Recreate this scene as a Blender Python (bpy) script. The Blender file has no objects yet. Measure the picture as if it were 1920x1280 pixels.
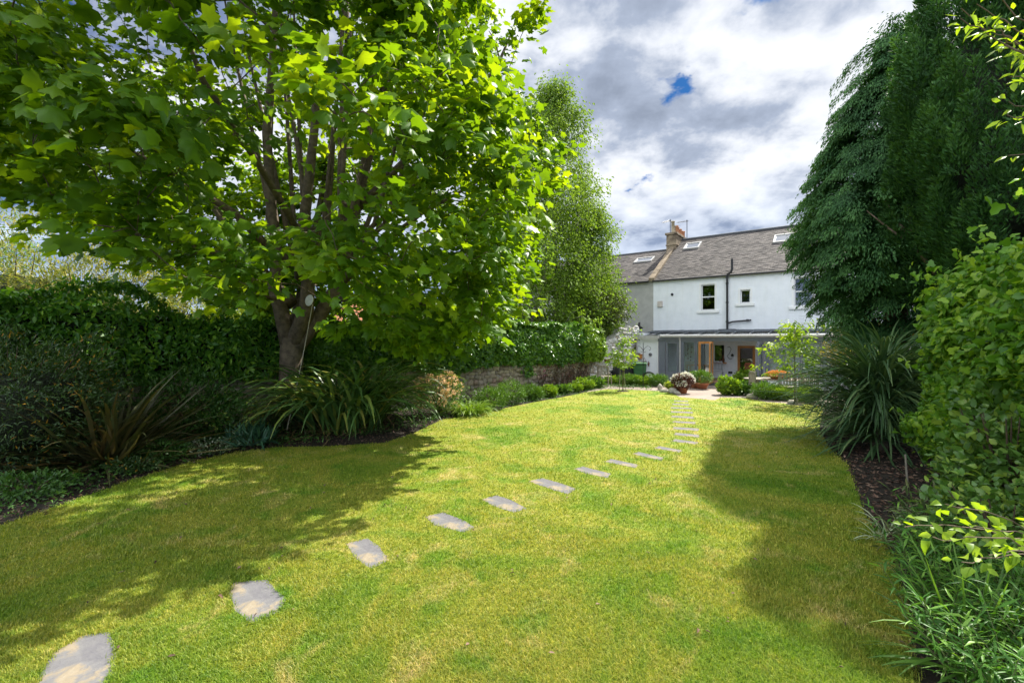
import bpy, math, random
import numpy as np
from mathutils import Vector, Matrix
random.seed(7); R = np.random.default_rng(11)
SC = bpy.context.scene; COL = SC.collection
# ------------------------------------------------------------------ camera
CH = 2.1; F = 853.0; HY = 637.0
cam = bpy.data.cameras.new('camera'); co = bpy.data.objects.new('camera', cam); COL.objects.link(co)
co.location = (0, 0, CH); co.rotation_euler = (math.radians(90), 0, 0)
cam.sensor_width = 36; cam.lens = F/1920*36; cam.shift_y = -3/1920; cam.clip_end = 2000; cam.clip_start = .05
SC.camera = co
# ------------------------------------------------------------------ sun, sky, exposure
SUN_EL = math.radians(50); SUN_AZ = math.atan2(.77, .64)      # azimuth from +Y towards +X
sd = Vector((math.sin(SUN_AZ)*math.cos(SUN_EL), math.cos(SUN_AZ)*math.cos(SUN_EL), math.sin(SUN_EL)))
sl = bpy.data.lights.new('sun', 'SUN'); sl.energy = 3.65; sl.angle = math.radians(.6); sl.color = (1, .95, .85)
so = bpy.data.objects.new('sun', sl); COL.objects.link(so); so.rotation_euler = sd.to_track_quat('Z', 'Y').to_euler(); so.location = sd*60
SC.view_settings.view_transform = 'Standard'; SC.view_settings.look = 'None'
SC.view_settings.exposure = 1.48; SC.view_settings.gamma = 1
W = bpy.data.worlds.new('World'); SC.world = W; W.use_nodes = True
def world():
    nt = W.node_tree; N = nt.nodes; L = nt.links; N.clear()
    out = N.new('ShaderNodeOutputWorld'); bg = N.new('ShaderNodeBackground'); bg.inputs[1].default_value = .1
    L.new(bg.outputs[0], out.inputs[0])
    sky = N.new('ShaderNodeTexSky'); sky.sky_type = 'NISHITA'; sky.sun_disc = False
    sky.sun_elevation = SUN_EL; sky.sun_rotation = SUN_AZ; sky.ozone_density = 2.5; sky.air_density = 1.0
    tc = N.new('ShaderNodeTexCoord'); sp = N.new('ShaderNodeSeparateXYZ'); L.new(tc.outputs['Generated'], sp.inputs[0])
    def m(op, a, b=None, c=None, clamp=False):
        n = N.new('ShaderNodeMath'); n.operation = op; n.use_clamp = clamp
        for i, x in enumerate((a, b, c)):
            if x is None: continue
            if isinstance(x, (int, float)): n.inputs[i].default_value = x
            else: L.new(x, n.inputs[i])
        return n.outputs[0]
    dz = m('ADD', m('MAXIMUM', sp.outputs[2], 0.0), .30)
    px = m('DIVIDE', sp.outputs[0], dz); py = m('DIVIDE', sp.outputs[1], dz)
    cb = N.new('ShaderNodeCombineXYZ'); L.new(px, cb.inputs[0]); L.new(py, cb.inputs[1])
    def noise(sc, det, rough, dist=0, off=(0, 0, 0), vec=None):
        mp = N.new('ShaderNodeMapping'); mp.inputs['Location'].default_value = off; L.new(vec or cb.outputs[0], mp.inputs[0])
        n = N.new('ShaderNodeTexNoise'); n.inputs['Scale'].default_value = sc; n.inputs['Detail'].default_value = det
        n.inputs['Roughness'].default_value = rough; n.inputs['Distortion'].default_value = dist
        L.new(mp.outputs[0], n.inputs[0]); return n.outputs[0], n.outputs[1]
    # wispy warp for the gaps
    _, wc = noise(2.6, 6, .6)
    wm = N.new('ShaderNodeVectorMath'); wm.operation = 'MULTIPLY_ADD'; wm.inputs[1].default_value = (.8,)*3; L.new(wc, wm.inputs[0]); L.new(cb.outputs[0], wm.inputs[2])
    def gap(gx, gy, r, st=1.0):
        v = Vector(((gx-960)/F, 1, (HY-gy)/F)).normalized(); dd = v.z+.30
        n = N.new('ShaderNodeVectorMath'); n.operation = 'DISTANCE'; L.new(wm.outputs[0], n.inputs[0])
        n.inputs[1].default_value = (v.x/dd+.40, v.y/dd+.40, .40)
        return m('MULTIPLY', m('SUBTRACT', 1, m('DIVIDE', n.outputs['Value'], r), clamp=True), st)
    g = 0.0
    for a in ((1255, 205, .085, 1.5), (1290, 170, .045, 1.1), (1345, 118, .055, 1.0), (1500, 25, .08, 1.0), (1530, 60, .04, .8), (1105, 222, .03, 1.1), (1515, 195, .035, 1.1),
              (1190, 345, .05, .8), (1660, 60, .07, .8), (30, 370, .35, .9), (200, 60, .3, 1.0), (560, 130, .3, .8)):
        g = m('ADD', g, gap(*a)) if not isinstance(g, float) else gap(*a)
    n1, _ = noise(1.5, 8, .55, .3, (3.1, 1.7, 0))
    dens = m('SUBTRACT', m('ADD', m('MULTIPLY', n1, .8), .35), m('MULTIPLY', g, .85))
    mask = N.new('ShaderNodeMapRange'); mask.interpolation_type = 'SMOOTHSTEP'
    mask.inputs[1].default_value = -.05; mask.inputs[2].default_value = .68; L.new(dens, mask.inputs[0])
    n2, _ = noise(1.9, 9, .52, .25, (8.4, 2.3, 1.0)); n3, _ = noise(6.0, 8, .56, .15, (1.4, 6.6, 3.0))
    br = m('ADD', m('MULTIPLY', n2, .5), m('MULTIPLY', n3, .5))
    rp = N.new('ShaderNodeValToRGB'); L.new(br, rp.inputs[0]); e = rp.color_ramp.elements
    e[0].position = .35; e[0].color = (.23, .27, .35, 1); e[1].position = .62; e[1].color = (.86, .87, .89, 1)
    x = e.new(.43); x.color = (.32, .37, .47, 1); x = e.new(.51); x.color = (.62, .65, .71, 1)
    # the cloud deck is greyer towards the horizon
    hz = N.new('ShaderNodeMapRange'); hz.inputs[1].default_value = .13; hz.inputs[2].default_value = .33; L.new(sp.outputs[2], hz.inputs[0])
    hm = N.new('ShaderNodeMix'); hm.data_type = 'RGBA'; hm.blend_type = 'MULTIPLY'; hm.inputs[0].default_value = 1; L.new(rp.outputs[0], hm.inputs[6])
    hr = N.new('ShaderNodeMix'); hr.data_type = 'RGBA'; L.new(hz.outputs[0], hr.inputs[0]); hr.inputs[6].default_value = (.50, .60, .76, 1); hr.inputs[7].default_value = (1, 1, 1, 1); L.new(hr.outputs[2], hm.inputs[7])
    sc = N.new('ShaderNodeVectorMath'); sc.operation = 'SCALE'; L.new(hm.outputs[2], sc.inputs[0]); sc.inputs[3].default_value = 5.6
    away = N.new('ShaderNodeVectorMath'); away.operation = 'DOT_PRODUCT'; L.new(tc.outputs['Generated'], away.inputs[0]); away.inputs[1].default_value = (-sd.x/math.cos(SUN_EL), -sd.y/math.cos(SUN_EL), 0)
    aw = N.new('ShaderNodeMapRange'); aw.interpolation_type = 'SMOOTHSTEP'; L.new(away.outputs['Value'], aw.inputs[0]); aw.inputs[1].default_value = -.1; aw.inputs[2].default_value = .8; aw.inputs[3].default_value = 5.1; aw.inputs[4].default_value = 15.0; L.new(aw.outputs[0], sc.inputs[3])  # clouds away from the sun boosted, added fill light for the shaded facade
    bl = N.new('ShaderNodeMix'); bl.data_type = 'RGBA'; bl.blend_type = 'MULTIPLY'; bl.inputs[0].default_value = 1
    L.new(sky.outputs[0], bl.inputs[6]); bl.inputs[7].default_value = (.05, .16, .30, 1)
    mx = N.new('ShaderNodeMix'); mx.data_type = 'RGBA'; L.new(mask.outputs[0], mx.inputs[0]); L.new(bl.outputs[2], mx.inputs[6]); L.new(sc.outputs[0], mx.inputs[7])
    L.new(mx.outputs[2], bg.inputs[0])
world()
SC.cycles.max_bounces = 8; SC.cycles.diffuse_bounces = 4; SC.cycles.transmission_bounces = 4; SC.cycles.transparent_max_bounces = 8; SC.cycles.use_denoising = True
# ------------------------------------------------------------------ helpers
def G(px, py):                                    # pixel of the photograph -> point on the ground
    Y = CH*F/(py-HY); return ((px-960)/F*Y, Y)
def A(px, py, Y): return ((px-960)/F*Y, Y, CH-(py-HY)/F*Y)
def tag(o, label=None, cat=None, group=None, kind=None):
    if label: o['label'] = label
    if cat: o['category'] = cat
    if group: o['group'] = group
    if kind: o['kind'] = kind
    return o
def thing(name, label, cat, loc=(0, 0, 0), rz=0, group=None):
    o = bpy.data.objects.new(name, None); COL.objects.link(o); o.location = loc; o.rotation_euler = (0, 0, rz); o.empty_display_size = .2
    return tag(o, label, cat, group)
def link(name, me, mat, parent=None, smooth=False):
    if mat is not None:
        for mm in (mat if isinstance(mat, (list, tuple)) else [mat]): me.materials.append(mm)
    if smooth: me.polygons.foreach_set('use_smooth', np.ones(len(me.polygons), bool))
    o = bpy.data.objects.new(name, me); COL.objects.link(o)
    if parent: o.parent = parent
    return o
def npmesh(name, V, T, rnd=None):                 # V (n,3), T (m,3) triangles
    me = bpy.data.meshes.new(name); V = np.ascontiguousarray(V, np.float32); T = np.ascontiguousarray(T, np.int32)
    me.vertices.add(len(V)); me.vertices.foreach_set('co', V.ravel())
    me.loops.add(T.size); me.loops.foreach_set('vertex_index', T.ravel())
    me.polygons.add(len(T)); me.polygons.foreach_set('loop_start', np.arange(0, T.size, 3, dtype=np.int32))
    me.update(calc_edges=True)
    if rnd is not None:
        a = me.attributes.new('rnd', 'FLOAT', 'POINT'); a.data.foreach_set('value', np.ascontiguousarray(rnd, np.float32))
    return me
class MB:
    def __init__(s): s.v = []; s.f = []
    def box(s, a, b):
        (x0, y0, z0), (x1, y1, z1) = a, b; n = len(s.v)
        x0, x1 = sorted((x0, x1)); y0, y1 = sorted((y0, y1)); z0, z1 = sorted((z0, z1))
        s.v += [(x0,y0,z0),(x1,y0,z0),(x1,y1,z0),(x0,y1,z0),(x0,y0,z1),(x1,y0,z1),(x1,y1,z1),(x0,y1,z1)]
        s.f += [tuple(n+i for i in q) for q in ((0,3,2,1),(4,5,6,7),(0,1,5,4),(1,2,6,5),(2,3,7,6),(3,0,4,7))]; return s
    def quad(s, *p): n = len(s.v); s.v += [tuple(q) for q in p]; s.f.append(tuple(range(n, n+len(p)))); return s
    def prism(s, pts, z0, z1):
        n = len(s.v); k = len(pts); s.v += [(p[0], p[1], z0) for p in pts]+[(p[0], p[1], z1) for p in pts]
        s.f.append(tuple(range(n, n+k))[::-1]); s.f.append(tuple(range(n+k, n+2*k)))
        for i in range(k): j = (i+1) % k; s.f.append((n+i, n+j, n+k+j, n+k+i))
        return s
    def ext(s, pts, d):                           # polygon of 3-D points extruded by vector d
        n = len(s.v); k = len(pts); s.v += [tuple(p) for p in pts]+[tuple(Vector(p)+Vector(d)) for p in pts]
        s.f.append(tuple(range(n, n+k))); s.f.append(tuple(range(n+k, n+2*k))[::-1])
        for i in range(k): j = (i+1) % k; s.f.append((n+i, n+k+i, n+k+j, n+j))
        return s
    def tube(s, pts, rad, sides=6, cap=True):
        P = [Vector(p) for p in pts]; k = len(P)
        if not hasattr(rad, '__len__'): rad = [rad]*k
        base = len(s.v); prev = None
        for i in range(k):
            t = (P[min(i+1, k-1)]-P[max(i-1, 0)]).normalized()
            if prev is None: a = t.cross(Vector((0, 0, 1)) if abs(t.z) < .9 else Vector((1, 0, 0))).normalized()
            else: a = (prev-t*prev.dot(t)); a = a.normalized() if a.length > 1e-6 else prev
            prev = a; b = t.cross(a)
            for j in range(sides):
                q = 2*math.pi*j/sides; s.v.append(tuple(P[i]+(a*math.cos(q)+b*math.sin(q))*rad[i]))
        for i in range(k-1):
            for j in range(sides):
                a0 = base+i*sides+j; a1 = base+i*sides+(j+1) % sides; s.f.append((a0, a1, a1+sides, a0+sides))
        if cap: s.f.append(tuple(range(base, base+sides))[::-1]); s.f.append(tuple(range(base+(k-1)*sides, base+k*sides)))
        return s
    def lathe(s, prof, c=(0, 0, 0), sides=20):
        base = len(s.v); k = len(prof)
        for r, z in prof:
            for j in range(sides): q = 2*math.pi*j/sides; s.v.append((c[0]+r*math.cos(q), c[1]+r*math.sin(q), c[2]+z))
        for i in range(k-1):
            for j in range(sides):
                a0 = base+i*sides+j; a1 = base+i*sides+(j+1) % sides; s.f.append((a0, a1, a1+sides, a0+sides))
        s.f.append(tuple(range(base, base+sides))[::-1]); s.f.append(tuple(range(base+(k-1)*sides, base+k*sides)))
        return s
    def build(s, name, mat, parent=None, smooth=False, bevel=0, off=None, rnd=None):
        me = bpy.data.meshes.new(name); v = s.v
        if off is not None: v = [(a-off[0], b-off[1], c-off[2]) for a, b, c in v]
        me.from_pydata(v, [], s.f); me.update()
        o = link(name, me, mat, parent, smooth)
        if bevel:
            m = o.modifiers.new('bevel', 'BEVEL'); m.width = bevel; m.segments = 2; m.limit_method = 'ANGLE'
        return o
def nz(P, sc=1.0, seed=0):                        # cheap smooth noise -1..1
    r = np.random.default_rng(seed); P = np.asarray(P, float)*sc; o = np.zeros(len(P))
    for k in range(5):
        w = r.normal(size=(3, 3)); w /= np.linalg.norm(w, axis=1)[:, None]; f = 1.0*1.75**k; a = .6**k
        ph = r.uniform(0, 6.28, 3); o += a*(np.sin(P@w[0]*f+ph[0])*np.sin(P@w[1]*f+ph[1])+.5*np.sin(P@w[2]*f*1.3+ph[2]))
    return o/2.2
def unit(a): return a/np.maximum(np.linalg.norm(a, axis=-1, keepdims=True), 1e-9)
def rvec(n): return unit(R.normal(size=(n, 3)))
# leaf shapes: x along the leaf, y across, z up
def maple_t():
    h = [(0, 0), (-.10, .17), (-.02, .34), (.04, .52), (.22, .42), (.32, .39), (.47, .49), (.70, .58), (.69, .40), (.68, .29), (.84, .22), (1.06, 0)]
    o = h+[(x, -y) for x, y in h[1:-1]][::-1]; v = [(.32, 0, .05)]+[(x, y, -.22*abs(y)-.16*max(x, 0)**2) for x, y in o]
    k = len(o); return np.array(v), np.array([(0, 1+i, 1+(i+1) % k) for i in range(k)])
def leaf_t(w=.45, fold=.12, droop=.18):
    v = [(0, 0, 0), (.35, w*.9, fold*w), (.35, 0, .0), (.35, -w*.9, fold*w), (.72, w*.62, fold*w-droop*.45), (.72, 0, -droop*.5), (.72, -w*.62, fold*w-droop*.45), (1, 0, -droop)]
    v = [(x, y*.55, z) for x, y, z in v]
    return np.array(v), np.array([(0, 2, 1), (0, 3, 2), (1, 2, 5), (1, 5, 4), (2, 3, 6), (2, 6, 5), (4, 5, 7), (5, 6, 7)])
def dia_t(w=.5, fold=.15): return np.array([(0, 0, 0), (.45, w/2, fold), (1, 0, -.06), (.45, -w/2, fold)]), np.array([(0, 2, 1), (0, 3, 2)])
def ivy_t():
    h = [(0, 0), (-.12, .30), (.22, .52), (.42, .30), (.72, .30), (1, 0)]; o = h+[(x, -y) for x, y in h[1:-1]][::-1]
    v = [(.3, 0, .06)]+[(x, y, -.12*abs(y)-.1*x*x) for x, y in o]; k = len(o); return np.array(v), np.array([(0, 1+i, 1+(i+1) % k) for i in range(k)])
def frond_t():                                    # flat scale-leaved spray with side fingers
    v = []; f = []
    def dia(x, y, dx, dy, w, z):
        n = len(v); L = math.hypot(dx, dy); nx, ny = -dy/L*w, dx/L*w
        v.extend([(x, y, z), (x+dx*.5+nx, y+dy*.5+ny, z+.03), (x+dx, y+dy, z-.05), (x+dx*.5-nx, y+dy*.5-ny, z+.03)]); f.extend([(n, n+2, n+1), (n, n+3, n+2)])
    dia(0, 0, 1, 0, .035, 0)
    for x, l in ((.08, .40), (.26, .44), (.44, .38), (.62, .30), (.78, .2)):
        for s in (-1, 1): dia(x, 0, l*.85, s*l*.5, .030, -.02)
    return np.array(v), np.array(f)
T_MAPLE = maple_t(); T_LEAF = leaf_t(); T_NARROW = leaf_t(.24, .1, .2); T_BROAD = leaf_t(.8, .08, .2); T_DIA = dia_t(); T_IVY = ivy_t(); T_FROND = frond_t(); T_NEED = dia_t(.34, .05); T_LANCE = leaf_t(.14, .1, .25)
def scatter(name, T, P, D, N, S, mat, parent=None, off=None, rnd=None):
    P = np.asarray(P, float); n = len(P)
    D = unit(D); B = unit(np.cross(N, D)); N2 = np.cross(D, B); tv, tf = T
    S = np.broadcast_to(np.asarray(S, float), (n,))[:, None, None]
    wv = R.uniform(.72, 1.12, n)[:, None, None]; cv = R.uniform(-.4, 3.0, n)[:, None, None]                # every leaf its own width and curl
    V = P[:, None, :]+S*(tv[None, :, 0:1]*D[:, None, :]+tv[None, :, 1:2]*wv*B[:, None, :]+tv[None, :, 2:3]*cv*N2[:, None, :])
    if off is not None: V = V-np.asarray(off)
    k = len(tv); I = (np.arange(n)*k)[:, None, None]+tf[None]
    rnd = R.random(n) if rnd is None else rnd
    return link(name, npmesh(name, V.reshape(-1, 3), I.reshape(-1, 3), np.repeat(rnd, k)), mat, parent)
def ribbons(P, az, th0, th1, L, w, segs=7, pw=1.3, tip=.1, fold=.25, twist=0):     # strap leaves -> V, T, ids
    n = len(P); s = np.linspace(0, 1, segs+1); V = np.zeros((n, segs+1, 3, 3)); pos = np.array(P, float)
    hd = np.stack([np.cos(az), np.sin(az), 0*az], 1); sd_ = np.stack([-np.sin(az), np.cos(az), 0*az], 1)
    for i, t in enumerate(s):
        th = th0+(th1-th0)*t**pw; d = hd*np.sin(th)[:, None]+np.array([0, 0, 1.])*np.cos(th)[:, None]; nn = -hd*np.cos(th)[:, None]+np.array([0, 0, 1.])*np.sin(th)[:, None]
        if i: pos = pos+d*(L/segs)[:, None]
        ww = w*min(1, .55+1.6*t)*(1-(max(t-.45, 0)/.55)**1.8*(1-tip))
        tw = twist*t; sv = sd_*math.cos(1)+sd_*(1-math.cos(1)) if twist is 0 else sd_*np.cos(tw)[:, None]+nn*np.sin(tw)[:, None]
        V[:, i, 0] = pos-sv*(ww/2)[:, None]+nn*(ww*fold/2)[:, None]; V[:, i, 1] = pos; V[:, i, 2] = pos+sv*(ww/2)[:, None]+nn*(ww*fold/2)[:, None]
    f = []
    for i in range(segs):
        for c in (0, 1): a = i*3+c; f += [(a, a+1, a+4), (a, a+4, a+3)]
    k = (segs+1)*3; I = (np.arange(n)*k)[:, None, None]+np.array(f)[None]
    return V.reshape(-1, 3), I.reshape(-1, 3), k
# ------------------------------------------------------------------ materials
MATS = {}
def nodes(name):
    m = bpy.data.materials.new(name); m.use_nodes = True; nt = m.node_tree; p = nt.nodes['Principled BSDF']; return m, nt, p
def ramp(nt, fac, stops):
    r = nt.nodes.new('ShaderNodeValToRGB'); nt.links.new(fac, r.inputs[0]); e = r.color_ramp.elements
    e[0].position = stops[0][0]; e[0].color = (*stops[0][1], 1); e[1].position = stops[-1][0]; e[1].color = (*stops[-1][1], 1)
    for p, c in stops[1:-1]: x = e.new(p); x.color = (*c, 1)
    return r.outputs[0]
def tnoise(nt, sc, det=5, rough=.55, vec=None, dist=0):
    n = nt.nodes.new('ShaderNodeTexNoise'); n.inputs['Scale'].default_value = sc; n.inputs['Detail'].default_value = det; n.inputs['Roughness'].default_value = rough; n.inputs['Distortion'].default_value = dist
    if vec is None:
        tc = nt.nodes.get('TC') or nt.nodes.new('ShaderNodeTexCoord'); tc.name = 'TC'; vec = tc.outputs['Object']
    nt.links.new(vec, n.inputs[0]); return n.outputs[0]
def mix(nt, a, b, f, mode='MIX'):
    n = nt.nodes.new('ShaderNodeMix'); n.data_type = 'RGBA'; n.blend_type = mode
    for v, i in ((f, 0), (a, 6), (b, 7)):
        if isinstance(v, (int, float)): n.inputs[i].default_value = v
        elif isinstance(v, tuple): n.inputs[i].default_value = (*v, 1)
        else: nt.links.new(v, n.inputs[i])
    return n.outputs[2]
def bump(nt, p, h, st, dist=.02):
    b = nt.nodes.new('ShaderNodeBump'); b.inputs['Strength'].default_value = st; b.inputs['Distance'].default_value = dist
    nt.links.new(h, b.inputs['Height']); nt.links.new(b.outputs[0], p.inputs['Normal'])
def M(name, c1, c2=None, sc=6, rough=.7, bs=.3, bsc=None, metal=0, spec=.4, dist=.01, det=6):
    if name in MATS: return MATS[name]
    m, nt, p = nodes(name); c2 = c2 or tuple(x*.75 for x in c1)
    nt.links.new(ramp(nt, tnoise(nt, sc, det, .6), [(.35, c2), (.65, c1)]), p.inputs['Base Color'])
    p.inputs['Roughness'].default_value = rough; p.inputs['Metallic'].default_value = metal; p.inputs['Specular IOR Level'].default_value = spec
    if name == 'white painted render':                              # faint rain streaks and grime
        mp = nt.nodes.new('ShaderNodeMapping'); mp.inputs['Scale'].default_value = (4, 4, .6); nt.links.new(nt.nodes['TC'].outputs['Object'], mp.inputs[0]); l = p.inputs['Base Color'].links[0].from_socket
        nt.links.new(mix(nt, l, ramp(nt, tnoise(nt, 1.0, 6, .65, vec=mp.outputs[0]), [(.36, (.86, .85, .80)), (.52, (1, 1, 1))]), .28, 'MULTIPLY'), p.inputs['Base Color'])
    if bs: bump(nt, p, tnoise(nt, bsc or sc*6, 4, .6), bs, dist)
    MATS[name] = m; return m
def LM(name, stops, tr=.35, rough=.45, spec=.35, tc=None):        # foliage
    m, nt, p = nodes(name); a = nt.nodes.new('ShaderNodeAttribute'); a.attribute_name = 'rnd'
    c = ramp(nt, a.outputs['Fac'], stops); n = tnoise(nt, 9, 3)
    c = mix(nt, c, mix(nt, (.75, .75, .75), (1.25, 1.25, 1.2), n), 1.0, 'MULTIPLY')
    nt.links.new(c, p.inputs['Base Color']); p.inputs['Roughness'].default_value = rough; p.inputs['Specular IOR Level'].default_value = spec
    t = nt.nodes.new('ShaderNodeBsdfTranslucent'); nt.links.new(mix(nt, c, tc or (1.5, 1.45, .45), 1.0, 'MULTIPLY'), t.inputs[0])
    ms = nt.nodes.new('ShaderNodeMixShader'); ms.inputs[0].default_value = tr
    nt.links.new(p.outputs[0], ms.inputs[1]); nt.links.new(t.outputs[0], ms.inputs[2]); nt.links.new(ms.outputs[0], nt.nodes['Material Output'].inputs[0])
    MATS[name] = m; return m
L_MAPLE = LM('sycamore leaf', [(0, (.045, .12, .010)), (.5, (.095, .215, .015)), (1, (.21, .34, .022))], .52, .42, .3, (2.5, 1.85, .3))
L_BIRCH = LM('birch leaf', [(0, (.12, .21, .04)), (1, (.22, .34, .05))], .45, .6, .15)
L_IVY = LM('ivy leaf', [(0, (.045, .13, .014)), (.6, (.085, .21, .02)), (1, (.18, .34, .03))], .28, .33, .5)
L_IVYB = LM('bright ivy leaf', [(0, (.10, .22, .015)), (1, (.26, .40, .03))], .35, .4)
L_IVYR = LM('broad ivy leaf', [(0, (.06, .17, .015)), (.6, (.14, .30, .025)), (1, (.30, .45, .04))], .42, .4, .4)
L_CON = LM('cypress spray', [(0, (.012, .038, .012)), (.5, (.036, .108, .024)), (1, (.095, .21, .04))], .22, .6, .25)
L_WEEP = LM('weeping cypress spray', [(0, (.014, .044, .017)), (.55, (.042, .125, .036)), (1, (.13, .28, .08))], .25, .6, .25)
L_PALE = LM('pale shrub leaf', [(0, (.12, .17, .045)), (.6, (.24, .27, .08)), (1, (.48, .42, .15))], .35, .5)
L_YEL = LM('yellow green shrub leaf', [(0, (.16, .25, .04)), (1, (.40, .46, .09))], .45)
L_DARK = LM('dark shrub leaf', [(0, (.022, .055, .014)), (.8, (.06, .12, .03)), (.95, (.05, .09, .018)), (.97, (.42, .22, .02)), (1, (.5, .28, .03))], .2)
L_PHO = LM('flax blade', [(0, (.05, .115, .03)), (.7, (.10, .20, .05)), (.9, (.22, .29, .05)), (1, (.38, .30, .08))], .25, .38, .5)
L_BRZ = LM('bronze flax blade', [(0, (.045, .045, .022)), (.6, (.10, .11, .04)), (1, (.24, .16, .07))], .15, .42, .5)
L_CORD = LM('strappy blade', [(0, (.05, .115, .045)), (.7, (.10, .19, .075)), (1, (.22, .31, .12))], .22, .42, .5)
L_SHR = LM('shrub leaf', [(0, (.05, .12, .02)), (.7, (.11, .22, .04)), (1, (.26, .36, .06))], .3, .36, .5)
L_LIME = LM('lime leaf', [(0, (.16, .28, .02)), (1, (.34, .48, .03))], .5)
L_MID = LM('border leaf', [(0, (.055, .13, .02)), (1, (.13, .25, .035))], .3)
L_BRT = LM('bright border leaf', [(0, (.10, .21, .02)), (1, (.24, .36, .03))], .35)
L_JAP = LM('japanese maple leaf', [(0, (.30, .20, .05)), (.6, (.30, .28, .06)), (1, (.40, .17, .07))], .35)
L_PLUM = LM('burgundy leaf', [(0, (.06, .018, .02)), (1, (.16, .06, .035))], .2)
P_PEACH = LM('peach petal', [(0, (.74, .42, .20)), (1, (.86, .66, .40))], .3, .5, .35, (1, 1, 1))
P_WHITE = LM('white petal', [(0, (.72, .70, .58)), (1, (.82, .82, .76))], .25, .5, .3, (1, 1, 1))
P_PINK = LM('pink petal', [(0, (.42, .06, .16)), (1, (.6, .22, .32))], .3, .5, .3, (1, 1, 1))
P_ORG = LM('orange petal', [(0, (.62, .22, .05)), (1, (.7, .42, .12))], .3, .5, .3, (1, 1, 1))
P_GOLD = LM('yellow petal', [(0, (.5, .42, .04)), (1, (.6, .5, .06))], .3, .5, .3, (1, 1, 1))
BARK = M('grey brown bark', (.19, .145, .095), (.085, .065, .045), 9, .85, .8, 30, dist=.02)
BARKB = M('birch bark', (.42, .38, .33), (.12, .10, .08), 14, .8, .5)
BARKR = M('cypress bark', (.20, .145, .095), (.10, .07, .045), 8, .85, .8, 24)
TWIG = M('twig', (.09, .06, .035), (.05, .033, .02), 12, .8, .2)
RTWIG = M('green stem', (.12, .14, .05), (.07, .09, .03), 12, .7, .2)
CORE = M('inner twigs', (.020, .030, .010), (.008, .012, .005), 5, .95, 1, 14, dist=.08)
WHITE = M('white painted render', (.80, .82, .84), (.73, .755, .78), 2.2, .75, .5, 26, dist=.012)
GREYR = M('grey roughcast', (.44, .43, .40), (.37, .36, .335), 3, .9, .6, 60, dist=.01)
PAINTW = M('white gloss paint', (.80, .80, .78), (.74, .74, .73), 5, .4, .05)
PAINTG = M('grey frame paint', (.165, .18, .205), (.14, .155, .18), 4, .5, .08)
GUTW = M('pale gutter', (.50, .49, .47), (.38, .37, .35), 8, .5, .1)
OAK = M('orange oak', (.55, .25, .065), (.40, .16, .04), 7, .5, .2)
TEAK = M('weathered teak', (.34, .30, .23), (.22, .19, .145), 9, .75, .35)
TERRA = M('terracotta', (.50, .20, .10), (.36, .13, .065), 8, .8, .3)
CHIMS = M('chimney stone', (.30, .235, .155), (.12, .09, .06), 3.2, .9, .8, 18)
CLAYP = M('clay pot', (.52, .25, .12), (.36, .17, .09), 10, .8, .3)
BUFFP = M('buff pot', (.40, .33, .22), (.25, .2, .13), 10, .8, .3)
BLACKP = M('black plastic', (.022, .022, .024), (.015, .015, .016), 8, .4, .1)
BLACKT = M('black tarpaulin', (.025, .026, .03), (.016, .017, .02), 5, .42, .4, 12, dist=.03)
GREENP = M('green bin plastic', (.055, .16, .06), (.04, .12, .045), 4, .45, .1)
IRON = M('black iron', (.02, .02, .02), (.015, .015, .014), 20, .5, .2)
LEAD = M('dark lead flashing', (.075, .08, .09), (.05, .055, .06), 5, .5, .3)
ALU = M('aerial metal', (.3, .3, .32), None, 5, .4, 0, metal=.8)
RUST = M('rusty wire', (.16, .07, .035), (.09, .04, .02), 20, .85, .4)
CORDM = M('pale cord', (.5, .46, .36), (.4, .36, .27), 60, .9, .2)
PLATE = M('white enamel', (.75, .75, .70), (.6, .6, .54), 14, .4, .1)
ROCK = M('pale rock', (.50, .46, .38), (.30, .27, .22), 9, .9, .8, 22, dist=.02)
CUSH = M('cream cloth', (.6, .56, .48), (.5, .46, .38), 8, .9, .2)
SOIL = M('dark soil', (.035, .026, .017), (.018, .014, .009), 3, .95, 1, 25, dist=.03)
FLOOR = M('terracotta floor', (.42, .24, .14), (.33, .18, .1), 3, .5, .1)
DARKIN = M('dark room', (.03, .03, .03), (.02, .02, .02), 3, .9, 0)
def glass(name, refl, tint=(.9, .95, .95), rough=.02):
    m, nt, p = nodes(name); nt.nodes.remove(p); t = nt.nodes.new('ShaderNodeBsdfTransparent'); t.inputs[0].default_value = (*tint, 1)
    g = nt.nodes.new('ShaderNodeBsdfGlossy'); g.inputs['Roughness'].default_value = rough
    if refl < .08: g.inputs[0].default_value = (.7, .7, .7, 1)
    lw = nt.nodes.new('ShaderNodeLayerWeight'); lw.inputs[0].default_value = .35; ma = nt.nodes.new('ShaderNodeMath'); ma.operation = 'MULTIPLY_ADD'; ma.inputs[1].default_value = .5; ma.inputs[2].default_value = refl
    nt.links.new(lw.outputs['Fresnel'], ma.inputs[0]); ms = nt.nodes.new('ShaderNodeMixShader'); nt.links.new(ma.outputs[0], ms.inputs[0]); nt.links.new(t.outputs[0], ms.inputs[1]); nt.links.new(g.outputs[0], ms.inputs[2])
    nt.links.new(ms.outputs[0], nt.nodes['Material Output'].inputs[0]); return m
GLASS = glass('clear glass', .02, (.88, .95, .95)); DGLASS = glass('window glass', .10, (.25, .28, .27)); SKYG = glass('rooflight glass', .8, (.4, .45, .5), .1); RGLASS = glass('roof glazing', .10, (.93, .95, .97), .08)
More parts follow.
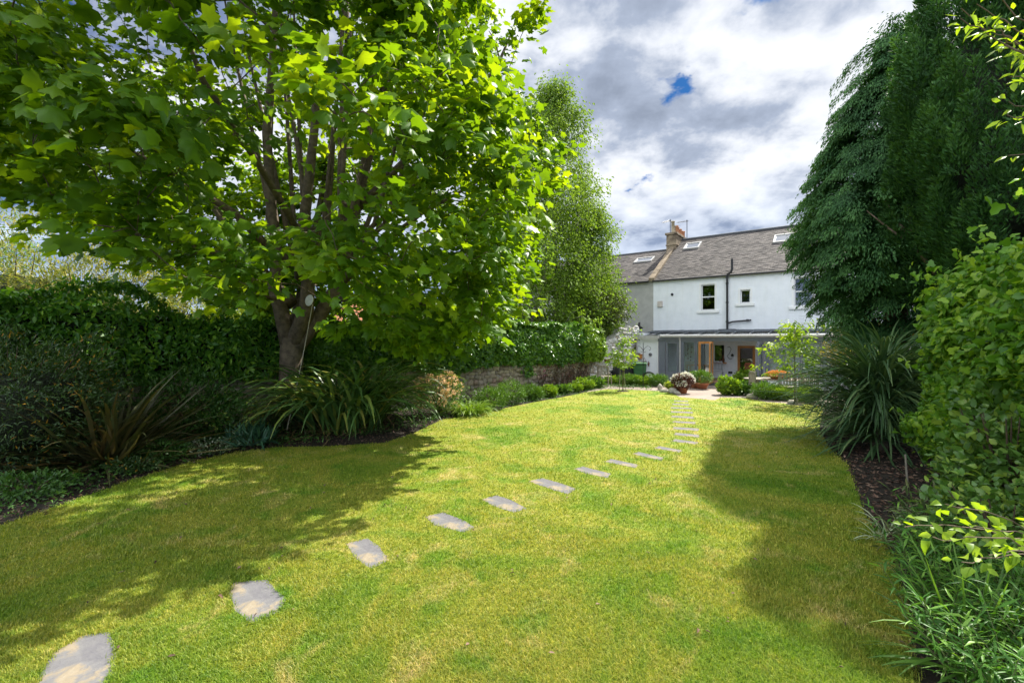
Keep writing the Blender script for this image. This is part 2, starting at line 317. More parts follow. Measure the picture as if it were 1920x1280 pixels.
def brickmat(name, cols, mortar, w, h, ms=.01, plane='XZ', bs=.6, rough=.85, vary=.5, off=.5, stain=None):
    m, nt, p = nodes(name); tc = nt.nodes.new('ShaderNodeTexCoord'); tc.name = 'TC'; sp = nt.nodes.new('ShaderNodeSeparateXYZ'); cb = nt.nodes.new('ShaderNodeCombineXYZ')
    nt.links.new(tc.outputs['Object'], sp.inputs[0]); nt.links.new(sp.outputs['XYZ'.index(plane[0])], cb.inputs[0]); nt.links.new(sp.outputs['XYZ'.index(plane[1])], cb.inputs[1])
    b = nt.nodes.new('ShaderNodeTexBrick'); nt.links.new(cb.outputs[0], b.inputs[0]); b.offset = off
    b.inputs['Color1'].default_value = (*cols[0], 1); b.inputs['Color2'].default_value = (*cols[1], 1); b.inputs['Mortar'].default_value = (*mortar, 1)
    for k, v in (('Scale', 1), ('Mortar Size', ms), ('Brick Width', w), ('Row Height', h), ('Bias', 0)): b.inputs[k].default_value = v
    c = mix(nt, b.outputs[0], ramp(nt, tnoise(nt, 1.2, 6, .65), [(.3, (1-vary,)*3), (.7, (1+vary*.6,)*3)]), 1.0, 'MULTIPLY')
    if stain: c = mix(nt, c, stain, ramp(nt, tnoise(nt, 2.6, 6, .7), [(.55, (0, 0, 0)), (.75, (.7, .7, .7))]))
    nt.links.new(c, p.inputs['Base Color']); p.inputs['Roughness'].default_value = rough
    bump(nt, p, b.outputs['Fac'], -bs, .01); MATS[name] = m; return m
SLATE = brickmat('weathered slate', ((.055, .047, .045), (.115, .098, .088)), (.022, .02, .02), .23, .165, .006, 'XY', 1.0, .85, .55, stain=(.17, .15, .12))
LSLATE = brickmat('dark lean-to slate', ((.13, .145, .165), (.18, .195, .215)), (.06, .06, .07), .35, .3, .008, 'XY', .5, .7, .2)
BRICK = brickmat('red brick', ((.36, .10, .055), (.27, .08, .05)), (.30, .24, .18), .22, .075, .012, 'XZ', .8)
PAVE = brickmat('pink grey paving', ((.33, .25, .20), (.27, .22, .19)), (.22, .19, .15), .6, .45, .012, 'XY', .4, .85, .2)
TILE = brickmat('orange pantile', ((.50, .20, .09), (.40, .15, .07)), (.16, .07, .04), .25, .3, .02, 'XY', .6)
def rubble(name, stops, rough=.92):
    m, nt, p = nodes(name); a = nt.nodes.new('ShaderNodeAttribute'); a.attribute_name = 'rnd'
    c = ramp(nt, a.outputs['Fac'], stops); c = mix(nt, c, mix(nt, (.6, .6, .6), (1.3, 1.3, 1.3), tnoise(nt, 14, 6, .7)), 1.0, 'MULTIPLY')
    nt.links.new(c, p.inputs['Base Color']); p.inputs['Roughness'].default_value = rough; bump(nt, p, tnoise(nt, 35, 5, .65), .7, .012); return m
STONES = rubble('rubble stone', [(0, (.22, .18, .14)), (.3, (.42, .35, .25)), (.6, (.33, .30, .26)), (.8, (.48, .40, .29)), (.93, (.34, .22, .18)), (1, (.55, .51, .42))])
WSTONES = rubble('limewashed stone', [(0, (.58, .57, .55)), (.75, (.64, .63, .61)), (.85, (.40, .33, .27)), (1, (.5, .45, .39))])
MORTAR = M('old mortar', (.38, .32, .24), (.22, .18, .13), 7, .95, .8, 30, dist=.02)
WMORT = M('limewashed mortar', (.60, .59, .57), (.46, .42, .38), 6, .9, .8, 30, dist=.02)
def lawnmat(name, blade=False):
    m, nt, p = nodes(name); tc = nt.nodes.new('ShaderNodeTexCoord'); tc.name = 'TC'
    a = tnoise(nt, .55, 5, .62, dist=.6); b = tnoise(nt, 2.3, 5, .6); d = tnoise(nt, 60 if not blade else 18, 4, .7)
    c = ramp(nt, a, [(.30, (.12, .235, .014)), (.42, (.21, .30, .032)), (.52, (.32, .34, .054)), (.62, (.23, .31, .034)), (.74, (.50, .425, .15))])
    c = mix(nt, c, (.10, .25, .014), ramp(nt, b, [(.53, (0, 0, 0)), (.70, (.75, .75, .75))]))
    c = mix(nt, c, (.54, .45, .20), ramp(nt, tnoise(nt, 1.35, 6, .65, dist=1.0), [(.55, (0, 0, 0)), (.68, (.70, .70, .70))]))
    # greener swathe running beside the stepping stones: a strip that was fed, local to that ground
    c = mix(nt, c, mix(nt, (.55, .55, .5), (1.5, 1.45, 1.3), d), 1.0, 'MULTIPLY')
    if blade:
        at = nt.nodes.new('ShaderNodeAttribute'); at.attribute_name = 'rnd'
        c = mix(nt, c, ramp(nt, at.outputs['Fac'], [(0, (.40, .56, .4)), (.5, (.95, 1.0, .85)), (.85, (1.3, 1.2, 1.15)), (1, (2.0, 1.55, 2.8))]), 1.0, 'MULTIPLY')
    nt.links.new(c, p.inputs['Base Color']); p.inputs['Roughness'].default_value = .7 if not blade else .5; p.inputs['Specular IOR Level'].default_value = .15 if not blade else .3
    if blade:
        t = nt.nodes.new('ShaderNodeBsdfTranslucent'); nt.links.new(mix(nt, c, (1.3, 1.3, .5), 1.0, 'MULTIPLY'), t.inputs[0]); ms = nt.nodes.new('ShaderNodeMixShader'); ms.inputs[0].default_value = .35
        nt.links.new(p.outputs[0], ms.inputs[1]); nt.links.new(t.outputs[0], ms.inputs[2]); nt.links.new(ms.outputs[0], nt.nodes['Material Output'].inputs[0])
    else: bump(nt, p, d, 1.0, .03)
    return m
LAWN = lawnmat('lawn turf'); BLADE = lawnmat('grass blade', True)
def flagmat():
    m, nt, p = nodes('flagstone'); c = ramp(nt, tnoise(nt, 3.3, 5, .6), [(.40, (.135, .13, .14)), (.54, (.17, .165, .165)), (.60, (.27, .22, .15)), (.72, (.33, .285, .21))])
    c = mix(nt, c, mix(nt, (.7, .7, .7), (1.2, 1.2, 1.2), tnoise(nt, 22, 6, .7)), 1.0, 'MULTIPLY'); nt.links.new(c, p.inputs['Base Color'])
    p.inputs['Roughness'].default_value = .85; bump(nt, p, tnoise(nt, 14, 7, .7), .7, .02); return m
FLAG = flagmat()
CHIP = rubble('bark chip', [(0, (.05, .028, .018)), (.6, (.12, .065, .04)), (1, (.26, .17, .12))])
# ------------------------------------------------------------------ ground
def inpoly(x, y, poly):
    x = np.asarray(x); c = np.zeros(x.shape, bool); n = len(poly)
    for i in range(n):
        (x0, y0), (x1, y1) = poly[i], poly[i-1]
        c ^= ((y0 > y) != (y1 > y)) & (x < (x1-x0)*(y-y0)/((y1-y0) if y1 != y0 else 1e-9)+x0)
    return c
def sheet(name, pts, z, mat): return tag(MB().quad(*[(p[0], p[1], z) for p in pts]).build(name, mat), kind='structure')
sheet('ground', [(-260, -60), (260, -60), (260, 400), (-260, 400)], -.012, SOIL)
LP = [(-9.5, 3.6)]+[G(*p) for p in ((0, 985), (80, 958), (160, 930), (240, 902), (310, 880), (370, 862), (440, 848), (520, 838), (620, 836), (720, 830), (775, 812), (830, 786), (900, 775), (950, 764), (1000, 754), (1050, 745),
     (1100, 735), (1140, 729), (1180, 730), (1240, 733), (1262, 738), (1275, 744), (1340, 750), (1352, 745), (1400, 746), (1440, 754), (1520, 758), (1545, 762), (1540, 782), (1536, 805), (1556, 840), (1590, 872), (1604, 915), (1622, 965), (1652, 1010), (1676, 1050), (1690, 1110), (1700, 1190), (1712, 1280))]+[(2.3, .4), (-9.5, .4)]
sheet('lawn', LP, 0.0, LAWN)
def blades(n, seed=3):
    r = np.random.default_rng(seed); u = r.random(n); y0, y1 = 2.4, 19.5; a = -.9
    Y = (y0**(a)+u*(y1**a-y0**a))**(1/a); X = r.uniform(-1.2, 1.2, n)*Y
    X = X+r.normal(0, .02, n)
    k = inpoly(X+r.normal(0, .03, n), Y+r.normal(0, .03, n), LP)
    for pl in STONEP: cx_ = sum(p[0] for p in pl)/len(pl); cy_ = sum(p[1] for p in pl)/len(pl); k &= ~inpoly(X+r.normal(0, .012, n), Y+r.normal(0, .012, n), [(cx_+(p[0]-cx_)*.93, cy_+(p[1]-cy_)*.93) for p in pl])
    X, Y = X[k], Y[k]; n = len(X); w = .0034+.0011*(Y-2.4).clip(0); h = r.uniform(.016, .044, n)*(1+.35*nz(np.stack([X, Y, 0*X], 1), 3.0, 5)).clip(.45, 1.9)
    az = r.uniform(0, 6.283, n); ln = r.uniform(.15, 1.1, n); dx = np.cos(az); dy = np.sin(az); sx, sy = -dy, dx; z0 = -.004
    V = np.zeros((n, 5, 3)); P = np.stack([X, Y, np.full(n, z0)], 1); Sd = np.stack([sx, sy, 0*sx], 1)*(w/2)[:, None]
    mid = P+np.stack([dx*h*ln*.3, dy*h*ln*.3, h*.6], 1); tip = P+np.stack([dx*h*ln, dy*h*ln, h*(1.05-.3*ln)], 1)
    V[:, 0] = P-Sd; V[:, 1] = P+Sd; V[:, 2] = mid-Sd*.8; V[:, 3] = mid+Sd*.8; V[:, 4] = tip
    I = (np.arange(n)*5)[:, None, None]+np.array([(0, 1, 3), (0, 3, 2), (2, 3, 4)])[None]
    o = link('grass', npmesh('grass', V.reshape(-1, 3), I.reshape(-1, 3), np.repeat(r.random(n), 5)), BLADE)
    tag(o, 'short mown green and yellow grass blades covering the lawn', 'grass', kind='stuff')
# stepping stones
STN = [[(60, 1300), (75, 1262), (100, 1222), (150, 1192), (208, 1183), (219, 1222), (212, 1262), (190, 1300)],
 [(428, 1112), (438, 1091), (502, 1086), (537, 1124), (522, 1146), (472, 1168), (440, 1146)], [(648, 1019), (690, 1008), (712, 1024), (729, 1050), (695, 1066), (668, 1048)],
 [(797, 968), (832, 960), (862, 972), (891, 988), (868, 998), (812, 984)], [(902, 936), (932, 928), (960, 938), (989, 953), (964, 961), (922, 947)], [(990, 902), (1016, 896), (1046, 904), (1080, 916), (1066, 927), (1024, 914)],
 [(1076, 879), (1093, 874), (1146, 888), (1139, 896), (1100, 888)], [(1132, 865), (1146, 860), (1198, 871), (1191, 877)], [(1185, 851), (1197, 847), (1246, 858), (1240, 863)], [(1226, 840), (1236, 836), (1280, 844), (1274, 848)],
 [(1258, 827), (1266, 823), (1310, 829), (1306, 833)], [(1263, 815), (1266, 811), (1312, 815), (1310, 820)], [(1261, 804), (1263, 800), (1310, 803), (1309, 808)], [(1261, 792), (1262, 789), (1304, 791), (1304, 795)],
 [(1258, 782), (1259, 779), (1301, 781), (1301, 785)], [(1257, 773), (1258, 770.5), (1299, 772), (1299, 775)], [(1257, 765.5), (1258, 763), (1296, 764.5), (1297, 767)], [(1260, 758.5), (1261, 756.5), (1292, 757.5), (1293, 760)], [(1263, 752.5), (1264, 750.8), (1290, 751.5), (1291, 753.6)]]
STONEP = [[G(*p) for p in s] for s in STN]
SLAB = ['large grey slab with a sandy stain at the lower left corner, nearest of the path', 'rounded grey slab with a sandy top edge, second from the near end of the path', 'small leaning slab half grey half sandy, third from the near end of the path',
 'sandy slab with a grey left end, fourth from the near end of the path', 'slab grey on its left and cream on its right, fifth from the near end', 'long grey and cream slab, sixth from the near end of the path', 'narrow grey and cream slab, seventh from the near end of the path',
 'thin cream slab, eighth from the near end of the path', 'thin cream slab, ninth from the near end of the path', 'thin slab where the path bends straight, tenth from the near end', 'thin slab just beyond the bend, eleventh from the near end', 'cream slab in the straight run, twelfth from the near end',
 'slab in the straight run, seventh counted from the patio', 'slab in the straight run, sixth counted from the patio', 'slab in the straight run, fifth counted from the patio', 'slab in the straight run, fourth counted from the patio', 'slab in the straight run, third counted from the patio',
 'slab next but one to the patio at the far end', 'last small slab of the path, touching the patio edge']
for i, pl in enumerate(STONEP):
    cx = sum(p[0] for p in pl)/len(pl); cy = sum(p[1] for p in pl)/len(pl); pts = []
    for j in range(len(pl)):
        a = pl[j]; b = pl[(j+1) % len(pl)]
        for t in (0, .25, .5, .75): pts.append((a[0]+(b[0]-a[0])*t-cx+random.uniform(-1, 1)*.008*(t > 0), a[1]+(b[1]-a[1])*t-cy+random.uniform(-1, 1)*.008))
    o = MB().prism(pts, -.03, .004).build('stepping_stone', FLAG, bevel=.004); o.location = (cx, cy, 0)
    tag(o, SLAB[i], 'stepping stone', 'stepping stones set in the lawn')
blades(760000)
# right bed with bark mulch, patio
bed = [G(*p) for p in ((1545, 762), (1540, 782), (1536, 805), (1556, 840), (1590, 872), (1604, 915), (1622, 965), (1652, 1010), (1676, 1050), (1690, 1110), (1700, 1190), (1712, 1280))]
bed = bed+[(2.3, .4), (7, .4), (9, 6), (14, 14), (12, 15)]
sheet('flower_bed', bed, -.006, SOIL)
def chips():
    n = 24000; X = R.uniform(2, 9, n); Y = R.uniform(2, 13, n); k = inpoly(X, Y, bed); X, Y = X[k], Y[k]; n = len(X)
    D = unit(R.normal(size=(n, 3))*(1, 1, .25)); N = unit(R.normal(size=(n, 3))*.45+(0, 0, 1))
    o = scatter('bark_mulch', dia_t(.55, .04), np.stack([X, Y, R.uniform(0, .02, n)], 1), D, N, R.uniform(.03, .085, n), CHIP); tag(o, 'reddish brown bark chippings covering the right hand bed', 'mulch', kind='stuff')
chips()
# ------------------------------------------------------------------ house frame
UX, UY = .808, -.589; NX, NY = .589, .808; OX, OY = 10.32, 24.52; HR = math.atan2(UY, UX)
def tt(px, o=0.0): m = (px-960)/F; return (m*(OY+o*NY)-(OX+o*NX))/(UX-m*UY)
def HL(px, py, o=0.0):
    t = tt(px, o); Y = OY+o*NY+t*UY; return (t, o, CH-(py-HY)/F*Y)
def wallholes(x0, x1, z0, z1, holes, y, th):                       # wall in the plane y, thickness th going +y
    b = MB(); xs = sorted({x0, x1, *[h[0] for h in holes], *[h[1] for h in holes]}); zs = sorted({z0, z1, *[h[2] for h in holes], *[h[3] for h in holes]})
    for i in range(len(xs)-1):
        for j in range(len(zs)-1):
            a, c, d, e = xs[i], xs[i+1], zs[j], zs[j+1]; mx, mz = (a+c)/2, (d+e)/2
            if any(h[0] < mx < h[1] and h[2] < mz < h[3] for h in holes): continue
            b.quad((a, y, d), (c, y, d), (c, y, e), (a, y, e)); b.quad((a, y+th, d), (a, y+th, e), (c, y+th, e), (c, y+th, d))
    for h in holes+[(x0, x1, z0, z1)]:
        a, c, d, e = h
        b.quad((a, y, d), (a, y+th, d), (c, y+th, d), (c, y, d)); b.quad((a, y, e), (c, y, e), (c, y+th, e), (a, y+th, e)); b.quad((a, y, d), (a, y, e), (a, y+th, e), (a, y+th, d)); b.quad((c, y, d), (c, y+th, d), (c, y+th, e), (c, y, e))
    return b
def slateroof(x0, x1, y0, z0, y1, z1, rows):
    b = MB()
    for i in range(rows):
        a = i/rows; c = (i+1)/rows; ya, yc = y0+(y1-y0)*a, y0+(y1-y0)*c; za, zc = z0+(z1-z0)*a, z0+(z1-z0)*c
        n = int((x1-x0)/.23); off = (i % 2)*.115
        xs = [x0]+[x0+off+k*.23 for k in range(1, n)]+[x1]
        for k in range(len(xs)-1):
            j = random.uniform(.010, .028); dd = random.uniform(-.012, .012); b.quad((xs[k]+.003, ya+dd, za+j), (xs[k+1]-.003, ya+dd, za+j+random.uniform(-.004, .004)), (xs[k+1]-.003, yc, zc+.004), (xs[k]+.003, yc, zc+.004))
            b.quad((xs[k]+.003, ya+dd, za-.01), (xs[k+1]-.003, ya+dd, za-.01), (xs[k+1]-.003, ya+dd, za+j), (xs[k]+.003, ya+dd, za+j))
    b.quad((x0, y0, z0-.02), (x1, y0, z0-.02), (x1, y1, z1-.02), (x0, y1, z1-.02))
    return b
XL = tt(1225); XR = 9.0; EZ = 5.50; RZ = 8.66; RO = 5.0
house = thing('house', 'white painted two storey house with slate roof, beyond the lawn', 'house', (OX, OY, 0), HR)
wins = [(1314.5, 1341, 533, 581.5), (1388, 1407, 543, 568), (1488.5, 1525, 520, 573.5)]
hz_ = []
for a, b, c, d in wins: p = HL(a, d); q = HL(b, c); s_ = HL((a+b)/2, c)[2], HL((a+b)/2, d)[2]; hz_.append((p[0], q[0], s_[1], s_[0]))
dr = HL(1383, 648); dr2 = HL(1416, 648); w0 = HL(1337, 645); w1 = HL(1359, 679)
gh = [(dr[0], dr2[0], .05, dr[2]), (w0[0], w1[0], w1[2], w0[2])]
wallholes(XL, XR, 0, EZ, hz_+gh, 0, .35).build('wall', WHITE, house)
MB().box((XL, 9.7, 0), (XR, 10, EZ)).box((XR-.3, .35, 0), (XR, 9.7, EZ)).box((XL, .35, 0), (XL+.3, 9.7, EZ)).build('rear_wall', WHITE, house)
# gables
for x in (XL, XR-.3): MB().ext([(x, .02, EZ), (x, 9.98, EZ), (x, RO, RZ-.06)], (.3, 0, 0)).build('gable', CHIMS, house)
slateroof(XL-.02, XR+.1, -.14, EZ-.02, RO, RZ, 36).build('roof', SLATE, house)
slateroof(XL-.02, XR+.1, 10.14, EZ-.02, RO, RZ, 30).build('rear_roof', SLATE, house)
MB().tube([(XL, RO, RZ+.03), (XR, RO, RZ+.03)], .085, 8).build('ridge', LEAD, house)
MB().tube([(XL, -.16, EZ-.05), (XR, -.16, EZ-.05)], .05, 8).build('gutter', BLACKP, house)
MB().box((XL, 9.3, 2.7), (XR-.3, .35, 2.78)).build('upper_floor', DARKIN, house)
def window(h, i, y=0, sash=True, sill=True, frame=PAINTW):
    x0, x1, z0, z1 = h; b = MB(); f = .055; yy = y+.10
    b.box((x0+.002, yy, z0), (x0+f, yy+.07, z1)).box((x1-f, yy, z0), (x1-.002, yy+.07, z1)).box((x0+f, yy, z1-f), (x1-f, yy+.07, z1-.002)).box((x0+f, yy, z0+.002), (x1-f, yy+.07, z0+f))
    if sash: zm = (z0+z1)/2+.03; b.box((x0+f, yy+.006, zm-.03), (x1-f, yy+.064, zm+.03))
    o = b.build('window', frame, house)
    MB().box((x0+f, yy+.03, z0+f), (x1-f, yy+.04, z1-f)).build('pane', DGLASS, o)
    if sill: MB().box((x0-.2, y-.09, z0-.15), (x1+.2, y+.09, z0)).build('sill', PAINTW, o, bevel=.01)
    if sill: MB().box((x0-.09, y-.018, z0), (x0, y+.02, z1+.09)).box((x1, y-.018, z0), (x1+.09, y+.02, z1+.09)).box((x0, y-.018, z1), (x1, y+.02, z1+.09)).build('surround', PAINTW, o)
    return o
for i, h in enumerate(hz_): window(h, i, 0, i != 1)
window(gh[1], 9, 0, False, False); MB().box((gh[1][0]-.1, -.2, gh[1][2]-.05), (gh[1][1]+.1, .05, gh[1][2])).build('inner_sill', OAK, house)
# oak inner door
b = MB(); x0, x1, z0, z1 = gh[0]; b.box((x0, -.03, z0), (x0+.11, .1, z1)).box((x1-.11, -.03, z0), (x1, .1, z1)).box((x0+.11, -.03, z1-.12), (x1-.11, .1, z1)).box((x0+.11, -.03, z0), (x1-.11, .1, z0+.2))
o = b.build('oak_door', OAK, house); MB().box((x0+.11, .03, z0+.2), (x1-.11, .04, z1-.12)).build('pane', DGLASS, o)
MB().tube([(x0+.15, -.04, 1.0), (x0+.15, -.09, 1.0), (x0+.27, -.09, 1.0)], .012, 6).build('handle', ALU, o)
MB().box((x0-.1, -.02, 0), (x0, .02, z1+.1)).box((x1, -.02, 0), (x1+.1, .02, z1+.1)).box((x0, -.02, z1), (x1, .02, z1+.1)).build('door_architrave', PAINTW, house)
# soil pipe
pt = HL(1364.5, 519)[0]; zt = HL(1364, 617)[2]
b = MB().tube([(pt, -.14, zt-.1), (pt, -.14, EZ-.12), (pt+.03, -.16, EZ), (pt+.2, -.2, EZ+.12), (pt+.24, -.2, EZ+.25), (pt+.24, -.2, EZ+.78)], .055, 8)
for z in (3.0, 4.0, 5.0, 5.3): b.lathe([(.07, 0), (.07, .09)], (pt, -.14, z), 10)
b.tube([(pt, -.14, 3.0-.05), (pt+.25, -.13, 3.04), (pt+1.12, -.13, 3.1)], .042, 8)
b.box((pt+.9, -.16, 3.05), (pt+1.0, 0, 3.15)); b.build('soil_pipe', BLACKP, house)
MB().prism([(pt-.35, -.5), (pt+.4, -.5), (pt+.4, -.02), (pt-.35, -.02)], 2.61, 2.66).build('flashing', LEAD, house)
v = HL(1260.5, 552); MB().tube([(v[0], -.05, v[2]), (v[0], .02, v[2])], .075, 14).build('vent', BLACKP, house, True)
v = HL(1238, 570); MB().box((v[0]-.14, -.09, v[2]-.17), (v[0]+.14, -.002, v[2]+.17)).build('alarm_box', M('faded cream plastic', (.62, .55, .50), None, 4, .5, .1), house, bevel=.02)
# gable skew and chimney
sk = MB().ext([(XL-.22, -.16, EZ-.03), (XL-.22, -.16, EZ+.14), (XL-.22, RO, RZ+.14), (XL-.22, RO, RZ)], (.32, 0, 0)).build('skew', CHIMS, house)
cx0, cx1, cy0, cy1, cz = XL-.42, XL+.2, 3.7, 6.5, 8.98
ch = MB().box((cx0, cy0, 6.2), (cx1, cy1, cz-.14)).build('chimney', CHIMS, house, bevel=.02)
MB().box((cx0-.07, cy0-.07, cz-.14), (cx1+.07, cy1+.07, cz)).box((cx0-.04, cy0-.04, 8.15), (cx1+.04, cy1+.04, 8.23)).build('chimney_cap', CHIMS, ch, bevel=.02)
for i in range(7):
    hh = (.75, .55, .62, .6, .55, .52, .55)[i]; y = cy0+.22+i*.39; r0 = .13
    MB().lathe([(r0, 0), (r0*.82, .06), (r0*.78, hh-.08), (r0*.98, hh-.06), (r0*.98, hh), (r0*.7, hh), (r0*.6, hh-.2)], ((cx0+cx1)/2+(0 if i % 2 else .05), y, cz), 14).build('chimney_pot', BUFFP if i in (0, 1) else CLAYP, ch, True)
def aerial(x, y, z0, h, name, yaw, lab):
    a = thing(name, lab, 'aerial', tuple(Vector((OX, OY, 0))+Vector((UX, UY, 0))*x+Vector((NX, NY, 0))*y+Vector((0, 0, z0))), HR+yaw)
    MB().tube([(0, 0, 0), (0, 0, h)], .022, 6).build('mast', IRON, a)
    b = MB().tube([(-.1, 0, h-.1), (.75, 0, h-.05)], .014, 5)
    for k in range(7): b.tube([(k*.11, -.2+.01*k, h-.09+k*.005), (k*.11, .2-.01*k, h-.09+k*.005)], .009, 4)
    b.build('antenna', IRON, a)
    return a
aerial((cx0+cx1)/2-.1, cy0+.15, cz-.05, .95, 'television_aerial', 2.6, 'thin television aerial strapped above the near end of the chimney')
aerial(cx1, cy1-.3, cz-.6, 1.9, 'television_aerial', 2.9, 'taller television aerial on a mast behind the orange chimney pots')
def rooflight(p0, p1, parent, roofz=lambda y: EZ+(y+.14)/(RO+.14)*(RZ-EZ)):
    # p0,p1: (x0,x1),(y0,y1) on the roof plane
    (xa, xb), (ya, yb) = p0, p1; za, zb = roofz(ya), roofz(yb); k = .09; sl_ = (zb-za)/(yb-ya)
    def q(x, y, d): return (x, y-.55*d, roofz(y)+.84*d)
    b = MB()
    for (u0, u1, w0_, w1_) in ((xa, xb, ya, ya+.07), (xa, xb, yb-.07, yb), (xa, xa+.08, ya+.07, yb-.07), (xb-.08, xb, ya+.07, yb-.07)):
        b.ext([q(u0, w0_, .01), q(u1, w0_, .01), q(u1, w1_, .01), q(u0, w1_, .01)], (0, -.55*k, .84*k))
    o = b.build('rooflight', GUTW, parent)
    MB().quad(q(xa+.08, ya+.07, .06), q(xb-.08, ya+.07, .06), q(xb-.08, yb-.07, .06), q(xa+.08, yb-.07, .06)).build('pane', SKYG, o)
def onroof(px, py, slope_z0=EZ, rz=RZ):       # find the roof point under a pixel
    for k in range(2000):
        y = -.14+k*.0026; p = HL(px, py, y); 
        if p[2] <= slope_z0+(y+.14)/(RO+.14)*(rz-slope_z0): return p[0], y
    return p[0], y
a_, b_ = onroof(1281, 469), onroof(1312, 455.5); c_, d_ = onroof(1449, 457), onroof(1500, 435)
rooflight((a_[0], onroof(1310, 466)[0]), (a_[1], b_[1]), house); rooflight((c_[0], onroof(1497, 454)[0]), (c_[1], c_[1]+.95), house)
# neighbour
nb = thing('neighbouring_house', 'grey roughcast house with slate roof adjoining the white house on its left', 'house', (OX, OY, 0), HR)
NL = -16; NRZ = 8.12
MB().box((NL, .03, 0), (XL-.002, 10, EZ)).build('wall', GREYR, nb)
slateroof(NL, XL-.225, -.12, EZ-.03, RO, NRZ, 32).build('roof', SLATE, nb)
MB().quad((NL, RO, NRZ), (XL-.225, RO, NRZ), (XL-.225, 10.1, EZ), (NL, 10.1, EZ)).ext([(NL, .05, EZ), (NL, 9.98, EZ), (NL, RO, NRZ-.1)], (.3, 0, 0)).build('rear_roof', SLATE, nb)
MB().tube([(NL, RO, NRZ+.02), (XL-.25, RO, NRZ+.02)], .08, 8).build('ridge', LEAD, nb)
MB().tube([(NL, -.16, EZ-.05), (XL-.22, -.16, EZ-.05)], .05, 8).build('gutter', BLACKP, nb)
rf = lambda y: EZ-.03+(y+.12)/(RO+.12)*(NRZ-EZ+.03)
a_ = onroof(1188, 494, EZ-.03, NRZ); b_ = onroof(1225, 480, EZ-.03, NRZ)
rooflight((a_[0], onroof(1223, 489, EZ-.03, NRZ)[0]), (a_[1], a_[1]+.75), nb, rf)
w_ = HL(1140, 617)
nwb = MB().box((HL(1123, 617)[0], -.05, HL(1123, 622)[2]), (HL(1160, 617)[0], 0.03, HL(1123, 617)[2])).build('window_sill', PAINTW, nb)
# ------------------------------------------------------------------ conservatory (front plane 3 m before the facade)
CO = -3.0; con = thing('conservatory', 'grey framed glazed lean-to running along the back of the white house', 'conservatory', (OX, OY, 0), HR)
CX = lambda px: tt(px, CO)
GZ = 2.26
x_end = 8.2; xl = CX(1195)
b = MB().ext([(xl-.05, CO-.12, GZ+.06), (x_end+.1, CO-.12, GZ+.06), (x_end+.1, -.004, 2.60), (xl-.05, -.004, 2.60)], (0, 0, .02)).build('roof', RGLASS, con)
slateroof(xl-.05, x_end+.1, -1.75, GZ+.24, -.004, 2.635, 7).build('slate_roof', LSLATE, con)
for i in range(15): x = xl+.02+i*.74; MB().ext([(x, CO-.14, GZ+.09), (x+.03, CO-.14, GZ+.09), (x+.03, -1.76, GZ+.235), (x, -1.76, GZ+.235)], (0, 0, .025)).build('glazing_bar', PAINTG, con)
MB().tube([(CX(1240), CO-.2, GZ+.02), (x_end, CO-.2, GZ+.02)], .065, 8).build('gutter', GUTW, con)
MB().box((xl-.1, CO-.28, GZ-.10), (CX(1238), CO-.1, GZ+.05)).build('fascia', GUTW, con)
MB().box((CX(1234), CO-.02, GZ-.22), (x_end, CO+.1, GZ-.02)).build('head_beam', PAINTG, con)
MB().box((xl, CO, 0), (CX(1233), CO+.25, GZ-.02)).box((xl, CO+.25, 0), (xl+.25, -.003, GZ+.2)).build('end_wall', WHITE, con)
MB().box((CX(1233), CO-.05, 0), (CX(1234.5), CO+.2, GZ-.22)).build('white_post', PAINTW, con)
MB().box((xl, CO+.1, .05), (x_end, -.004, .09)).build('floor', FLOOR, con)
MB().box((CX(1318), CO-.45, 0), (CX(1398), CO+.1, .085)).build('door_step', LEAD, con, bevel=.01)
dtop = GZ-.22
def frame(x0, x1, z0, z1, y, f=.06, d=.07, mat=PAINTG, bottom=None, name='window'):
    b = MB(); fb = bottom or f
    b.box((x0, y, z0), (x0+f, y+d, z1)).box((x1-f, y, z0), (x1, y+d, z1)).box((x0+f, y, z1-f), (x1-f, y+d, z1)).box((x0+f, y, z0), (x1-f, y+d, z0+fb))
    o = b.build(name, mat, con); MB().box((x0+f, y+d*.4, z0+fb), (x1-f, y+d*.55, z1-f)).build('pane', GLASS, o); return o
MB().box((CX(1235), CO, .06), (CX(1247), CO+.06, dtop)).build('grey_door', PAINTG, con, bevel=.01)
frame(CX(1248), CX(1273), .06, dtop, CO, .11, bottom=.5, name='glazed_door')
frame(CX(1280), CX(1304), .06, dtop, CO, .05); frame(CX(1304.5), CX(1317), .06, dtop, CO, .05)
[MB().box((CX(a), CO-.03, 0), (CX(b), CO+.12, dtop)).build('post', PAINTG, con) for a, b in ((1273.5, 1280), (1434, 1440))]
MB().tube([(CX(1276), CO-.2, GZ), (CX(1276), CO-.1, GZ-.2), (CX(1276), CO-.1, 0.1)], .04, 8).build('downpipe', GUTW, con)
MB().tube([(CX(1196), CO-.12, GZ-.1), (CX(1196), CO-.12, .1)], .035, 8).build('downpipe', GUTW, con)
for a, b in ((1441, 1469), (1470, 1502), (1503, 1540), (1541, 1580), (1581, 1625)): frame(CX(a), CX(b), .35, dtop, CO, .055)
MB().box((CX(1440), CO+.005, 0), (CX(1625), CO+.11, .35)).build('plinth', WHITE, con)
